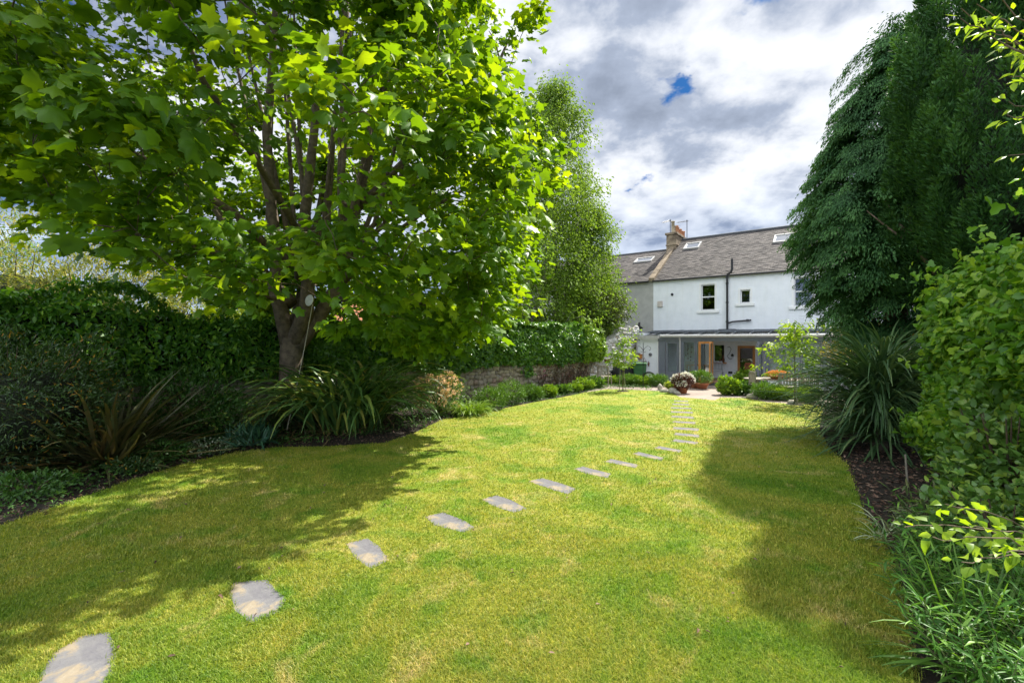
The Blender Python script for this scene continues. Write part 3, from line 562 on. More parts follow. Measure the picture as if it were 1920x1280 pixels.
# oak leaf opened outwards and two folded grey leaves
def hinged(px, mat, ang, w, name, z0=.09, f=.1):
    x = CX(px); c, s = math.cos(ang), math.sin(ang); b = MB(); g = MB(); z1 = dtop-.02
    def P(u, v, z): return (x+u*c-v*s, CO-.02+u*s+v*c, z)
    def bx(B, u0, u1, v0, v1, a, d): B.ext([P(u0, v0, a), P(u1, v0, a), P(u1, v1, a), P(u0, v1, a)], (0, 0, d-a))
    bx(b, 0, f, 0, .05, z0, z1); bx(b, w-f, w, 0, .05, z0, z1); bx(b, f, w-f, 0, .05, z0, z0+.17); bx(b, f, w-f, 0, .05, z1-f, z1)
    bx(g, f, w-f, .02, .03, z0+.17, z1-f); o = b.build(name, mat, con); g.build('pane', GLASS, o)
    bb = MB(); bx(bb, w-.07, w-.05, -.05, 0, .98, 1.12); bb.build('handle', ALU, o)
hinged(1336, OAK, math.radians(-122), .86, 'oak_leaf_door'); hinged(1335.5, OAK, math.radians(-87), .8, 'oak_leaf_door', f=.09)
hinged(1420, PAINTG, math.radians(-80), .7, 'folded_door'); hinged(1429, PAINTG, math.radians(-100), .7, 'folded_door')
# patio sheet
sheet('patio', [G(*p) for p in ((1100, 735), (1140, 729), (1180, 730), (1240, 733), (1262, 738), (1275, 744), (1340, 750), (1352, 745), (1400, 746), (1440, 754), (1520, 758), (1545, 762))]+[(16, 12), (22, 16), (9, 29), (4, 22)], -.004, PAVE)
# ------------------------------------------------------------------ garden wall on the left (45 degree line Y = X + 17.45)
S2 = math.sqrt(.5); WD = np.array([S2, S2]); WO = np.array([0, 17.45])
def WP(k, d=0.0, z=0.0): return (WO[0]+S2*k-S2*d*-1*0+S2*d, WO[1]+S2*k-S2*d, z)   # k along, d towards the lawn (+X,-Y)
def wk(px, d=0.0): m = (px-960)/F; a = WO[0]+S2*d; b = WO[1]-S2*d; return (a-m*b)/(m*S2-S2)      # k of the wall seen at pixel column px
ICO_V = []; ICO_F = []
def ico():
    import bmesh
    bm = bmesh.new(); bmesh.ops.create_icosphere(bm, subdivisions=2, radius=1); V = np.array([v.co[:] for v in bm.verts]); T = np.array([[v.index for v in f.verts] for f in bm.faces]); bm.free(); return V, T
IV, IT = ico()
def stones(name, k0, k1, zt, mat, parent, sw=.21, sh=.16, seed=1, zb=0.0, rot=.22, dp=1.0):
    r = np.random.default_rng(seed); P = []; S = []
    z = zb
    while z < 3:
        h = sh*r.uniform(.75, 1.2); k = k0+r.uniform(0, sw)*.5
        while k < k1-.02:
            w = sw*r.uniform(.5, 1.5); kc = min(k+w/2, k1-w*.3); top = zt(kc)
            if z+h*.5 < top-.02: P.append((kc, z+h/2+r.normal(0, .03))); S.append((w*.52, .055*r.uniform(.6, 1.5), min(h*r.uniform(.75, 1.25), top-z+.03)*.54))
            k += w
        z += h
        if z > max(zt(k0), zt(k1), zt((k0+k1)/2)): break
    P = np.array(P); S = np.array(S); n = len(P)
    sup = np.sign(IV)*np.abs(IV)**.62; V = sup[None]*S[:, None, :]*(1+.16*nz((IV[None]+P[:, :1, None]*3).reshape(-1, 3), 1.8, seed).reshape(n, -1, 1))
    a = r.normal(0, rot, n); S[:, 1] *= dp; c, s = np.cos(a)[:, None], np.sin(a)[:, None]; x = V[..., 0]*c-V[..., 2]*s; z_ = V[..., 0]*s+V[..., 2]*c
    kk = P[:, :1]+x; dd = V[..., 1]+.005; W_ = np.stack([WO[0]+S2*kk+S2*dd, WO[1]+S2*kk-S2*dd, P[:, 1:]+z_], -1)
    I = (np.arange(n)*len(IV))[:, None, None]+IT[None]
    return link(name, npmesh(name, W_.reshape(-1, 3), I.reshape(-1, 3), np.repeat(r.random(n), len(IV))), mat, parent, True)
WZ = lambda k: 1.30+.05*math.sin(k*.9)+.03*math.sin(k*2.3)
def slab(b, k0, k1, z0, z1, d0=-.4, d1=0.0):
    b.ext([WP(k0, d0, z0), WP(k1, d0, z0), WP(k1, d1, z0), WP(k0, d1, z0)], (0, 0, z1-z0)); return b
kA, kB, kC, kD = -16.0, wk(1103), wk(1133), wk(1197)
wall = thing('stone_garden_wall', 'low rubble stone garden wall under the ivy, left of the lawn', 'garden wall')
b = MB()
n_ = 60
for i in range(n_): a0 = kA+(kB-kA)*i/n_; a1 = kA+(kB-kA)*(i+1)/n_; slab(b, a0, a1+.002, -.05, WZ((a0+a1)/2)-.03)
b.build('wall_body', MORTAR, wall); stones('stone_facing', kA, kB, WZ, STONES, wall)
ww = thing('whitewashed_wall', 'tall whitewashed rubble wall joining the conservatory', 'garden wall')
def WT(k):
    z = lambda px, py: CH-(py-HY)/F*(WP(wk(px))[1])
    if k < kC: return z(1118, 669)
    pts = [(1133, 641), (1150, 633), (1155, 628), (1161, 613), (1198, 613)]; ks = [wk(p[0]) for p in pts]; zs = [z(*p) for p in pts]
    return float(np.interp(k, ks, zs))+.02*math.sin(k*9)
b = MB()
for i in range(40): a0 = kB+(kD-kB)*i/40; a1 = kB+(kD-kB)*(i+1)/40; slab(b, a0, a1, -.05, WT((a0+a1)/2)-.02)
b.build('wall_body', WMORT, ww); stones('stone_facing', kB, kD, WT, WSTONES, ww, .2, .13, 5, rot=.08, dp=.6)
zb0, zb1 = WT(kB+.1)+.02, CH-(638-HY)/F*WP(wk(1120))[1]
bw = slab(MB(), 0, kC-kB+.9, 0, zb1-zb0, -.35, 0)
bo = MB().box((-.9, 0, 0), (kC-kB-.01, .3, zb1-zb0)).build('brick_wall', BRICK); p = WP(kB, -.02, zb0); bo.location = p; bo.rotation_euler = (0, 0, math.radians(45))
tag(bo, 'red brick upstand on the stone wall beside the whitewashed wall', 'brick wall')
# ------------------------------------------------------------------ ivy hedges
def hedge_leaves(n, k0, k1, zb, zt, thick, seed, dd=.0, amp=.16):
    r = np.random.default_rng(seed); u = r.random(n); k = k0+(k1-k0)*r.random(n); face = r.random(n) < .68
    b0 = np.array([zb(x) for x in k]); t0 = np.array([zt(x) for x in k]); t0 = t0+.2*nz(np.stack([k, 0*k, 0*k], 1), 1.3, seed+1)
    z = b0+(t0-b0)*u**.9; d = np.full(n, .18)+.18*np.sin(np.pi*u)
    z = np.where(face, z, t0); d = np.where(face, d, d-thick*r.random(n)**1.3)
    q = np.stack([k, z, d], 1); off = amp*nz(q, 1.7, seed+2)+.5*amp*nz(q, 4.5, seed+3); d = d+np.where(face, off, 0)+dd; z = z+np.where(face, 0, off)-r.random(n)*.06
    d = d-(r.random(n)**2)*.14
    N = np.stack([np.where(face, S2, .2*S2)+0*d, -np.where(face, S2, .2*S2), np.where(face, .55, 1.)], 1)
    P = np.stack([WO[0]+S2*k+S2*d, WO[1]+S2*k-S2*d, z], 1)
    N = unit(N+r.normal(0, .55, (n, 3))); D = unit(np.array([S2*.25, -S2*.25, -.6])+r.normal(0, .75, (n, 3)))
    return P, D, N
def hedge(name, label, k0, k1, zb, zt, n, T, size, mat, seed, thick=.9, dd=0, cat='ivy', trail=0, amp=.16):
    h = thing(name, label, cat, WP((k0+k1)/2, 0, 0)); off = tuple(h.location)
    P, D, N = hedge_leaves(n, k0, k1, zb, zt, thick, seed, dd, amp)
    if trail:
        r = np.random.default_rng(seed+9); tp = []
        for i in range(trail):
            k = r.uniform(k0+.5, k1-.5); L = r.uniform(.2, .75)
            m = 60; tp.append(np.stack([k+r.normal(0, .12, m), zb(k)+.1-L*r.random(m), .1+r.random(m)*.1], 1))
        q = np.concatenate(tp); P2 = np.stack([WO[0]+S2*(q[:, 0]+q[:, 2]), WO[1]+S2*(q[:, 0]-q[:, 2]), q[:, 1]], 1)
        P = np.concatenate([P, P2]); D = np.concatenate([D, unit(np.array([.2, -.2, -.9])+r.normal(0, .4, (len(P2), 3)))]); N = np.concatenate([N, unit(np.array([.7, -.7, .4])+r.normal(0, .3, (len(P2), 3)))])
    scatter('foliage', T, P, D, N, size*R.uniform(.6, 1.25, len(P)), mat, h, off)
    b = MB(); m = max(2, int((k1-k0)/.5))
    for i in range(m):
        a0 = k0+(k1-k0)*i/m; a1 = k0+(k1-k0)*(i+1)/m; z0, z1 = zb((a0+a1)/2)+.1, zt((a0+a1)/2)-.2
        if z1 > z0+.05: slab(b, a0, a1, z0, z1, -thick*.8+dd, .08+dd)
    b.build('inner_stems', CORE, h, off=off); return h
kl = lambda px, py: (wk(px), CH-(py-HY)/F*WP(wk(px))[1])
tp = [kl(*p) for p in ((-250, 560), (0, 545), (120, 556), (300, 575), (400, 590), (520, 598), (640, 600), (760, 600), (850, 598), (950, 600), (1040, 606), (1080, 612), (1110, 622))]
bt = [kl(*p) for p in ((-250, 760), (0, 700), (120, 668), (250, 668), (420, 672), (520, 668), (640, 682), (760, 690), (850, 700), (890, 684), (960, 682), (1040, 680), (1110, 672))]
ZT = lambda k: float(np.interp(k, [p[0] for p in tp], [p[1] for p in tp])); ZB = lambda k: min(1.22, float(np.interp(k, [p[0] for p in bt], [p[1] for p in bt])))
ka, kb_, kc_ = -15.5, wk(556), wk(1084)
hedge('ivy_hedge', 'dark glossy hedge leaves over the wall left of the big tree', ka, kb_-.05, ZB, ZT, 12000, T_LEAF, .14, LM('dark hedge leaf', [(0, (.045, .15, .016)), (.7, (.10, .25, .025)), (1, (.26, .45, .04))], .35, .4, .4), 21, amp=.36)
hedge('ivy_hedge', 'long dark green ivy mass on top of the stone wall right of the big tree', kb_, kc_, ZB, ZT, 23000, T_IVY, .125, L_IVY, 31, trail=5)
hedge('climbing_shrub', 'bright yellow green climber at the far end of the ivy by the brick', kc_, wk(1118), lambda k: ZB(k)-.05, lambda k: ZT(k)+.05, 2600, T_IVY, .15, L_IVYB, 41, thick=1.1, dd=.12, cat='climber')
# ------------------------------------------------------------------ tree builder
def branch_net(b, roots, pts, rmin=.010, sides=5, seed=1, axis=None):
    # roots: list of (points, radii) main limbs ; then join every clump point to the nearest limb node
    r = np.random.default_rng(seed); NP = []; NR = []
    for P, Q in roots:
        b.tube(P, Q, 9)
        P = [Vector(p) for p in P]
        for i in range(len(P)-1):
            for t in (0, .25, .5, .75): NP.append(P[i].lerp(P[i+1], t)[:]); NR.append(Q[i]+(Q[i+1]-Q[i])*t)
        NP.append(P[-1][:]); NR.append(Q[-1])
    NP = [list(p) for p in NP]; ax = np.array(axis if axis is not None else roots[0][0][0]); pts = np.asarray(pts)
    order = np.argsort(np.linalg.norm(pts-ax, axis=1)); dirs = np.zeros((len(pts), 3))
    A_ = np.array(NP); Rr = np.array(NR)
    for i in order:
        p = pts[i]; d = np.linalg.norm(A_-p, axis=1); out = np.linalg.norm(p-ax)-np.linalg.norm(A_-ax, axis=1)
        cost = d+np.where(out < .15, 3, 0)+np.where(A_[:, 2] > p[2]+.2, (A_[:, 2]-p[2])*1.2, 0)-2.0*np.minimum(Rr, .1)
        j = int(np.argmin(cost)); a = A_[j]; ra = min(Rr[j]*.62, .012+.022*d[j]); L = d[j]
        mid = a+(p-a)*.5+np.array([0, 0, .10*L])+r.normal(0, .05*L+1e-4, 3); m2 = a+(p-a)*.78+np.array([0, 0, .08*L])+r.normal(0, .03*L+1e-4, 3)
        Q = [a, a+(mid-a)*.5+r.normal(0, .02*L+1e-4, 3), mid, m2, p]; rad = np.linspace(ra, rmin, 5)
        b.tube([tuple(x) for x in Q], list(rad), sides, cap=False); dirs[i] = p-m2
        A_ = np.vstack([A_, Q[1:]]); Rr = np.append(Rr, rad[1:])
    return unit(dirs+1e-6)
def lobe_pts(n, c, rad, shell=.7, seed=0, zmin=None, prof=None):
    r = np.random.default_rng(seed); o = []
    while len(o) < n:
        v = r.normal(size=3); v /= np.linalg.norm(v); s = r.uniform(shell, 1) if r.random() < .85 else r.uniform(.3, shell)
        p = np.array(c)+v*s*np.array(rad)
        if zmin is None or p[2] > zmin: o.append(p)
    return np.array(o)
# ------------------------------------------------------------------ the big sycamore
TX, TY = -5.45, 11.2
syc = thing('sycamore_tree', 'big spreading sycamore with broad lobed leaves, left of the lawn', 'tree', (TX, TY, 0))
def at(px, py, Y): return A(px, py, Y)
Z0 = [(TX, TY, -.1), (TX-.02, TY, .35), (TX+.03, TY, 1.2), (TX+.02, TY, 1.75)]
limbs = [([(TX, TY, -.1), (TX, TY, .25), (TX+.0, TY, 1.0), (TX+.03, TY, 1.7), (TX+.05, TY, 2.15)], [.38, .29, .265, .275, .27]),
 ([(TX+.0, TY, 1.8), at(528, 585, 11.1), at(515, 540, 11.0), at(520, 470, 11.0), at(508, 380, 11), at(500, 250, 10.9), at(515, 60, 10.8), at(520, -150, 10.5)], [.21, .175, .15, .13, .12, .10, .07, .04]),
 ([(TX+.05, TY, 1.9), at(575, 580, 11), at(578, 530, 10.9), at(562, 470, 10.8), at(575, 380, 10.6), at(590, 240, 10.2), at(600, 60, 9.8), at(610, -150, 9.4)], [.22, .18, .155, .14, .12, .09, .07, .04]),
 ([(TX+.08, TY, 1.85), at(600, 590, 11.3), at(630, 540, 11.4), at(655, 440, 11.5), at(672, 380, 11.6), at(700, 260, 11.6), at(740, 100, 11.6), at(760, -100, 11.6)], [.22, .175, .15, .13, .12, .09, .06, .04]),
 ([at(655, 440, 11.5), at(640, 370, 11.6), at(640, 250, 11.8), at(650, 80, 12), at(655, -150, 12)], [.12, .10, .085, .06, .04]),
 ([at(672, 390, 11.6), at(760, 300, 11.2), at(850, 220, 11.0), at(930, 130, 10.8), at(960, 60, 10.6)], [.10, .08, .06, .045, .02]),
 ([at(630, 540, 11.4), at(700, 470, 11.0), at(790, 400, 10.4), at(880, 350, 10)], [.11, .08, .05, .03]),
 ([at(640, 560, 11.2), at(740, 560, 10.5), at(830, 575, 10.2), at(930, 570, 10.4)], [.09, .06, .045, .02]),
 ([at(520, 480, 11.0), at(440, 400, 10.4), at(330, 330, 9.5), at(200, 260, 8.6), at(80, 180, 8.0)], [.11, .085, .06, .045, .02]),
 ([at(575, 470, 10.8), at(540, 400, 9.8), at(480, 300, 8.4), at(380, 150, 7.0), at(330, 20, 6.3)], [.11, .08, .06, .045, .02]),
 ([at(515, 520, 11.0), at(430, 480, 10.4), at(320, 450, 9.6), at(200, 430, 9.0)], [.09, .06, .045, .02]),
 ([at(560, 520, 10.8), at(560, 470, 9.4), at(580, 440, 7.8), at(600, 430, 6.5)], [.10, .07, .05, .02]),
 ([(TX+.05, TY+.1, 2.2), (TX-.3, TY+1.6, 4.0), (TX-.6, TY+3.2, 6.5), (TX-.4, TY+3.8, 9.5)], [.2, .14, .09, .03]),
 ([(TX, TY, 3.0), (TX-1.8, TY+.9, 4.6), (TX-3.4, TY+1.2, 6.8), (TX-4.2, TY+.8, 9)], [.17, .11, .07, .03])]
for i in range(14):                                                  # the many upright stems above the fork
    px0 = 500+i*17+random.uniform(-6, 6); Yb = 10.9+random.uniform(-.8, .9); up_ = random.uniform(-60, 120)+(px0-600)*.9
    limbs.append(([at(540+(px0-500)*.42, 500, 11.1), at(px0, 420, (11+Yb)/2), at(px0+up_*.3, 280, Yb), at(px0+up_*.7, 110, Yb), at(px0+up_, -60, Yb)], [.07, .06, .048, .035, .015]))
def maple_env(n, seed):
    r = np.random.default_rng(seed); zs = [2.0, 2.4, 3.0, 4.2, 6.0, 8.5, 11, 13.0]; rs = [3.0, 4.3, 5.15, 5.8, 6.1, 5.5, 3.9, .8]
    o = []; c = np.array([-4.75, 9.9])
    while len(o) < n:
        z = r.uniform(2.15, 12.6); 
        if z > 8 and r.random() < .45: continue
        a = r.uniform(0, 6.283); R_ = np.interp(z, zs, rs)*(1+.10*math.sin(3*a+z)+.07*math.sin(7*a+2.3*z)); q = r.uniform(.72, 1.0)**.8 if r.random() < .84 else r.uniform(.35, .72)
        x, y = c[0]+R_*q*math.cos(a), c[1]+R_*q*math.sin(a)
        if z < 2.6 and y > 10 and q < .8: continue
        if y < 4.1: continue
        px, py = 960+F*x/y, HY-F*(z-CH)/y
        if px < 560 and py > np.interp(px, [-400, 0, 90, 190, 330, 430, 520], [300, 320, 365, 455, 520, 560, 590]): continue   # the boughs on that side start higher
        if 430 < px < 860 and 130 < py < 470 and y < 9.6 and r.random() < .62: continue
        if 470 < px < 640 and 490 < py < 720 and y < 11.6: continue
        if px > np.interp(py, [-400, 0, 150, 260, 350, 500, 600], [900, 930, 915, 985, 990, 955, 930]): continue
        o.append((x, y, z))
    return np.array(o)
CP = maple_env(1250, 5)
# thin out a window so the sky shows between the limbs, as in the photograph's tree
def pix(P): return 960+F*P[:, 0]/P[:, 1], HY-F*(P[:, 2]-CH)/P[:, 1]
extra = np.array([at(*p) for p in ((990, 40, 9.6), (965, 100, 9.7), (1000, 10, 9.6), (950, 170, 9.8), (985, 215, 9.8), (1035, 270, 10.2), (1015, 300, 10), (1040, 330, 10.4), (1020, 360, 10), (995, 420, 10), (985, 470, 9.8), (985, 520, 10), (960, 570, 10), (900, 600, 9.6), (840, 610, 9.2),
     (830, 640, 9.0), (760, 600, 8.8), (700, 560, 8.6), (30, 300, 7), (120, 340, 7), (100, 420, 8.5), (170, 460, 8.5), (260, 490, 8.8), (330, 520, 9), (60, 230, 6.5), (20, 330, 8), (420, 500, 8.5), (470, 470, 7.8), (800, 350, 6.8), (860, 420, 7.5), (520, 440, 7), (740, 480, 7.5), (640, 430, 6.6), (440, 560, 9.4))])
CP = np.vstack([CP, extra])
b = MB(); CD = branch_net(b, limbs, CP, .009, 5, 8, axis=(TX, TY, 2.0))
b.build('trunk', BARK, syc, True, off=(TX, TY, 0))
def clump_leaves(CP, CD, per, rad, flat, seed, size, droop=.35, upn=1.0, tilt=.38):
    r = np.random.default_rng(seed); n = len(CP)*per; C = np.repeat(CP, per, 0); O = np.repeat(CD, per, 0); hv = unit(O*(1, 1, .3)+1e-6)
    side = unit(np.stack([-hv[:, 1], hv[:, 0], 0*hv[:, 0]], 1)); u = r.normal(0, .45, n); v = r.uniform(-.9, .8, n); w = r.normal(0, 1, n)
    sz = rad*np.repeat(r.uniform(.7, 1.25, len(CP)), per)
    P = C+hv*(v*sz)[:, None]+side*(u*sz)[:, None]*(1-.3*np.abs(v))[:, None]; P[:, 2] += w*flat*sz-.22*sz*(v.clip(0)**2)-.12*sz*u*u
    D = unit(hv*(.6+.5*v)[:, None]+side*(np.sign(u)*.7)[:, None]+r.normal(0, .35, (n, 3))+np.array([0, 0, -droop])); N = unit(np.array([0, 0, upn])+hv*.35+r.normal(0, tilt, (n, 3)))
    return P, D, N, size*r.uniform(.45, 1.25, n)
P, D, N, S = clump_leaves(CP, CD, 44, .60, .20, 9, .172, tilt=.5)
scatter('crown', T_MAPLE, P, D, N, S, L_MAPLE, syc, (TX, TY, 0), np.clip(np.repeat(R.random(len(CP)), 44)*.5+R.random(len(P))*.5, 0, 1))
# flower racemes
k = R.choice(len(CP), 110); Q = CP[k]; n = 34; t = np.tile(np.linspace(0, 1, n), len(Q)); P = np.repeat(Q, n, 0)+np.stack([.012*np.cos(t*40), .012*np.sin(t*40), -.04-t*.17], 1)*1.0
scatter('catkins', T_DIA, P+R.normal(0, .010, P.shape), rvec(len(P)), rvec(len(P)), .024, L_LIME, syc, (TX, TY, 0))
# disc and cord hanging in the fork
dz_ = thing('hanging_disc', 'round white enamel disc on a long pale cord hanging in the tree fork', 'disc', at(580, 563, 10.62))
o = MB().lathe([(.0, -.012), (.12, -.012), (.135, .0), (.125, .012), (.10, .004), (.0, .004)], (0, 0, 0), 24).build('disc', PLATE, dz_, True); o.rotation_euler = (math.radians(82), 0, math.radians(-25))
p0 = Vector(at(586, 570, 10.58)); p1 = Vector(at(538, 805, 9.9)); pm = p0.lerp(p1, .5)+Vector((.03, 0, -.07)); L0 = Vector(dz_.location)
MB().tube([tuple(p0.lerp(pm, i/8).lerp(pm.lerp(p1, i/8), i/8)-L0) for i in range(9)], .009, 5).build('cord', CORDM, dz_)
# ------------------------------------------------------------------ generic trees and bushes
def leaf_tree(name, label, cat, loc, limbs, CP, per, rad, flat, T, size, mat, bark, seed, droop=.3, upn=.7, tilt=.6, group=None, rmin=.008, **k_):
    t = thing(name, label, cat, loc, 0, group); b = MB(); CD = branch_net(b, limbs, CP, rmin, 4, seed, axis=(loc[0], loc[1], loc[2]+.5)); b.build('trunk', bark, t, True, off=loc)
    P, D, N, S = clump_leaves(CP, CD, per, rad, flat, seed+1, size, droop, upn, tilt); scatter('crown', T, P, D, N, S, mat, t, loc, np.clip(np.repeat(R.random(len(CP)), per)*.55+R.random(len(P))*.45, 0, 1)); return t
def birch(x, y, h, r0, seed, label, n=330):
    r = np.random.default_rng(seed); o = []
    while len(o) < n:
        z = r.uniform(1.6, h); f = (z-1.2)/(h-1.2); rr = r0*np.interp(f, [0, .12, .35, .6, .85, 1], [.55, .95, 1, .84, .55, .15]); a = r.uniform(0, 6.283); q = math.sqrt(r.uniform(.08, 1))
        rr *= 1+.22*math.sin(3*a+z*1.1)
        o.append((x+rr*q*math.cos(a), y+rr*q*math.sin(a), z))
    o = np.array(o); st = [([(x, y, -.1), (x+.1, y, h*.3), (x-.1, y+.1, h*.6), (x+.05, y, h*.97)], [.17, .12, .07, .015]), ([(x+.05, y, h*.15), (x+.9, y-.3, h*.4), (x+1.3, y-.3, h*.62)], [.08, .05, .02])]
    return leaf_tree('birch_tree', label, 'tree', (x, y, 0), st, o, 95, .62, .5, T_DIA, .15, L_BIRCH, BARKB, seed, .9, .3, .9, 'birch trees behind the ivy')
x, y, _ = A(1040, 600, 23.5); birch(x, y, 15.0, 2.8, 60, 'tall slim birch rising highest behind the ivy, right of the sycamore', 520)
x, y, _ = A(985, 600, 22); birch(x, y, 13.0, 3.1, 61, 'shorter birch partly hidden behind the right edge of the sycamore crown', 300)
x, y, _ = A(1105, 600, 24.0); birch(x, y, 8.8, 2.0, 62, 'low birch whose drooping twigs touch the grey house roofline', 240)
x, y, _ = A(1128, 600, 23.6)
leaf_tree('small_tree', 'small dark leaved tree with a lopsided crown before the grey house', 'tree', (x, y, 0), [([(x, y, 0), (x-.1, y, 1.6), (x-.2, y, 2.8)], [.12, .1, .06]), ([(x-.1, y, 1.6), (x+.8, y, 3.3)], [.07, .03])],
  lobe_pts(150, (x-.05, y, 3.75), (1.45, 1.5, 1.35), .5, 63, 2.3), 46, .42, .3, T_LEAF, .13, LM('olive dark leaf', [(0, (.035, .055, .015)), (.7, (.09, .12, .03)), (1, (.18, .20, .05))], .25), BARK, 64)
# bushes: stems + foliage
def bush(name, label, cat, loc, rad, n, T, size, mat, seed=0, stems=7, flow=None, zc=.5, hole=.25, upd=.4, group=None, squ=.5, pot=None, core=False):
    """loc = foot; rad = (rx, ry, height)"""
    r = np.random.default_rng(seed+500); t = thing(name, label, cat, loc, 0, group); rx, ry, h = rad
    v = unit(r.normal(size=(n, 3))); q = r.uniform(hole, 1, n)**.45; P = v*q[:, None]*(rx, ry, h*(1-zc)); P[:, 2] = np.where(v[:, 2] < 0, P[:, 2]*zc/(1-zc), P[:, 2])+h*zc
    P *= (1+.28*nz(v*2.0, 1.4, seed+3)+.20*nz(v*2, 3.9, seed+4))[:, None]; P[:, 2] = np.abs(P[:, 2])*.98+.01
    D = unit(v*.8+r.normal(0, .5, (n, 3))+(0, 0, upd)); N = unit(v*.5+(0, 0, .8)+r.normal(0, .5, (n, 3)))
    scatter('foliage', T, P, D, N, size*r.uniform(.6, 1.3, n), mat, t)
    b = MB()
    for i in range(stems):
        a = r.uniform(0, 6.28); e = r.uniform(.35, .85); b.tube([(0, 0, -.02), (rx*e*.35*math.cos(a), ry*e*.35*math.sin(a), h*.4), (rx*e*math.cos(a), ry*e*math.sin(a), h*.85)], [.012+.01*h, .008+.006*h, .004], 5)
    b.build('stems', TWIG, t)
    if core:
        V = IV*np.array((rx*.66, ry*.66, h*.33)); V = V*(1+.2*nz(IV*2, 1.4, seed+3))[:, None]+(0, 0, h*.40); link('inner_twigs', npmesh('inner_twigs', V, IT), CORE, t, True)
    if flow:
        T2, n2, s2, m2, cl, crad = flow; v = unit(r.normal(size=(cl, 3))+(0, -.35, .55)); C = v*(rx, ry, h*.55)*r.uniform(.88, 1.04, (cl, 1)); C[:, 2] = C[:, 2].clip(-h*.3)+h*zc
        w = unit(r.normal(size=(cl*n2, 3))+(0, 0, .3)); 
        for j in range(cl): scatter('flower_head', T2, C[j]+w[j*n2:(j+1)*n2]*crad, w[j*n2:(j+1)*n2], rvec(n2), s2, m2, t)
    return t
# masses behind the left wall
def back(px, py_top, Y, rx, name, label, n, mat, T, size, seed, ry=1.6, cat='shrub'):
    x, y, z = A(px, py_top, Y); return bush(name, label, cat, (x, y, 0), (rx, ry, z), n, T, size, mat, seed, 9, hole=.55, zc=.55, core=True)
back(20, 425, 13.5, 2.6, 'variegated_shrub', 'pale variegated evergreen shrub rising highest at the left edge', 11000, L_PALE, T_NARROW, .16, 70)
back(160, 455, 13.8, 2.3, 'variegated_shrub', 'pale mottled evergreen shrub behind the hedge, right of the tallest pale one', 11000, L_PALE, T_NARROW, .16, 71)
back(285, 520, 14.6, 1.9, 'variegated_shrub', 'lower pale mottled shrub over the hedge below the sycamore boughs', 8000, L_PALE, T_NARROW, .15, 72)
back(400, 520, 16, 2.3, 'flowering_shrub', 'yellow green shrub with creamy tips just left of the sycamore trunk', 9000, L_YEL, T_LEAF, .13, 73)
back(500, 550, 16.5, 1.6, 'flowering_shrub', 'yellow green shrub directly behind the sycamore trunk', 6000, L_YEL, T_LEAF, .12, 74)
back(820, 560, 22, 2.4, 'flowering_shrub', 'yellow green shrub behind the ivy right of the tiled outhouse', 6000, L_YEL, T_LEAF, .14, 77)
back(-230, 440, 12.5, 3.0, 'variegated_shrub', 'pale evergreen shrub cut by the left edge of the view', 6000, L_PALE, T_NARROW, .18, 75)
x, y, z = A(-20, 370, 19); leaf_tree('feathery_tree', 'feathery light green tree top peeping in at the far left edge', 'tree', (x, y, 0), [([(x, y, 0), (x, y, z*.5), (x+.2, y, z*.95)], [.2, .12, .02])], lobe_pts(120, (x, y, z*.68), (1.6, 1.6, z*.33), .4, 76), 46, .5, .5, T_DIA, .12, L_BIRCH, BARK, 76)
# tiled outhouse behind the sycamore
oh = thing('tiled_outhouse', 'small outhouse with an orange pantile roof glimpsed behind the sycamore', 'outhouse', A(695, 600, 24)[:2]+(0,), math.radians(8))
MB().box((-1.9, 0, 0), (1.9, 3, 3.0)).build('wall', GREYR, oh); rz_ = 4.15
MB().ext([(-2, -.2, 3.0), (-2, 1.5, rz_), (-2, 3.2, 3.0)], (4, 0, 0)).build('roof', TILE, oh)
# ------------------------------------------------------------------ strap-leaved plants
def straps(name, label, loc, n, mat, L, w, th0, th1, seed, spread=.35, z0=0, cat='plant', pw=1.2, groups=None, tip=.1, azr=(0, 6.283), segs=8, trunk=None, twist=.6, group=None):
    r = np.random.default_rng(seed); t = thing(name, label, cat, loc, 0, group); a = r.uniform(*azr, n); rr = spread*np.sqrt(r.random(n)); b = r.uniform(0, 6.283, n)
    f = rr/max(spread, 1e-6); z = r.uniform(*z0, n) if isinstance(z0, tuple) else np.full(n, float(z0))
    P = np.stack([rr*np.cos(b), rr*np.sin(b), z], 1); az = np.where(r.random(n) < .6, b+r.normal(0, .6, n), a)
    if azr != (0, 6.283): az = a
    q = r.random(n); T0 = th0[0]+(th0[1]-th0[0])*q+r.normal(0, .05, n); T1 = th1[0]+(th1[1]-th1[0])*r.random(n)*(.4+.6*q)
    V, I, k = ribbons(P, az, T0, T1, r.uniform(*L, n), r.uniform(*w, n), segs, pw, tip, .3, r.uniform(-twist, twist, n))
    V[:, 2] = np.maximum(V[:, 2], .012)
    link('leaves', npmesh('leaves', V, I, np.repeat(r.random(n), k)), mat, t)
    if trunk: trunk(t)
    return t
D2 = math.radians
gx, gy = G(650, 803)
fx = straps('flax_plant', 'large arching green flax clump below the sycamore', (gx, gy, 0), 430, L_PHO, (1.6, 2.85), (.05, .095), (D2(4), D2(42)), (D2(95), D2(172)), 80, .85, cat='flax', pw=1.7)
V, I, k = ribbons(R.normal(0, .55, (150, 3))*(1, 1, 0), R.uniform(0, 6.28, 150), R.uniform(.9, 1.4, 150), R.uniform(1.5, 2.0, 150), R.uniform(.5, 1.0, 150), R.uniform(.02, .045, 150), 5, 1.0)
V[:, 2] = np.maximum(V[:, 2]+.03, .01); link('dead_leaves', npmesh('dead_leaves', V, I, np.repeat(R.random(150), k)), LM('dry flax', [(0, (.10, .05, .03)), (1, (.30, .2, .1))], .1), fx)
gx, gy = G(205, 868)
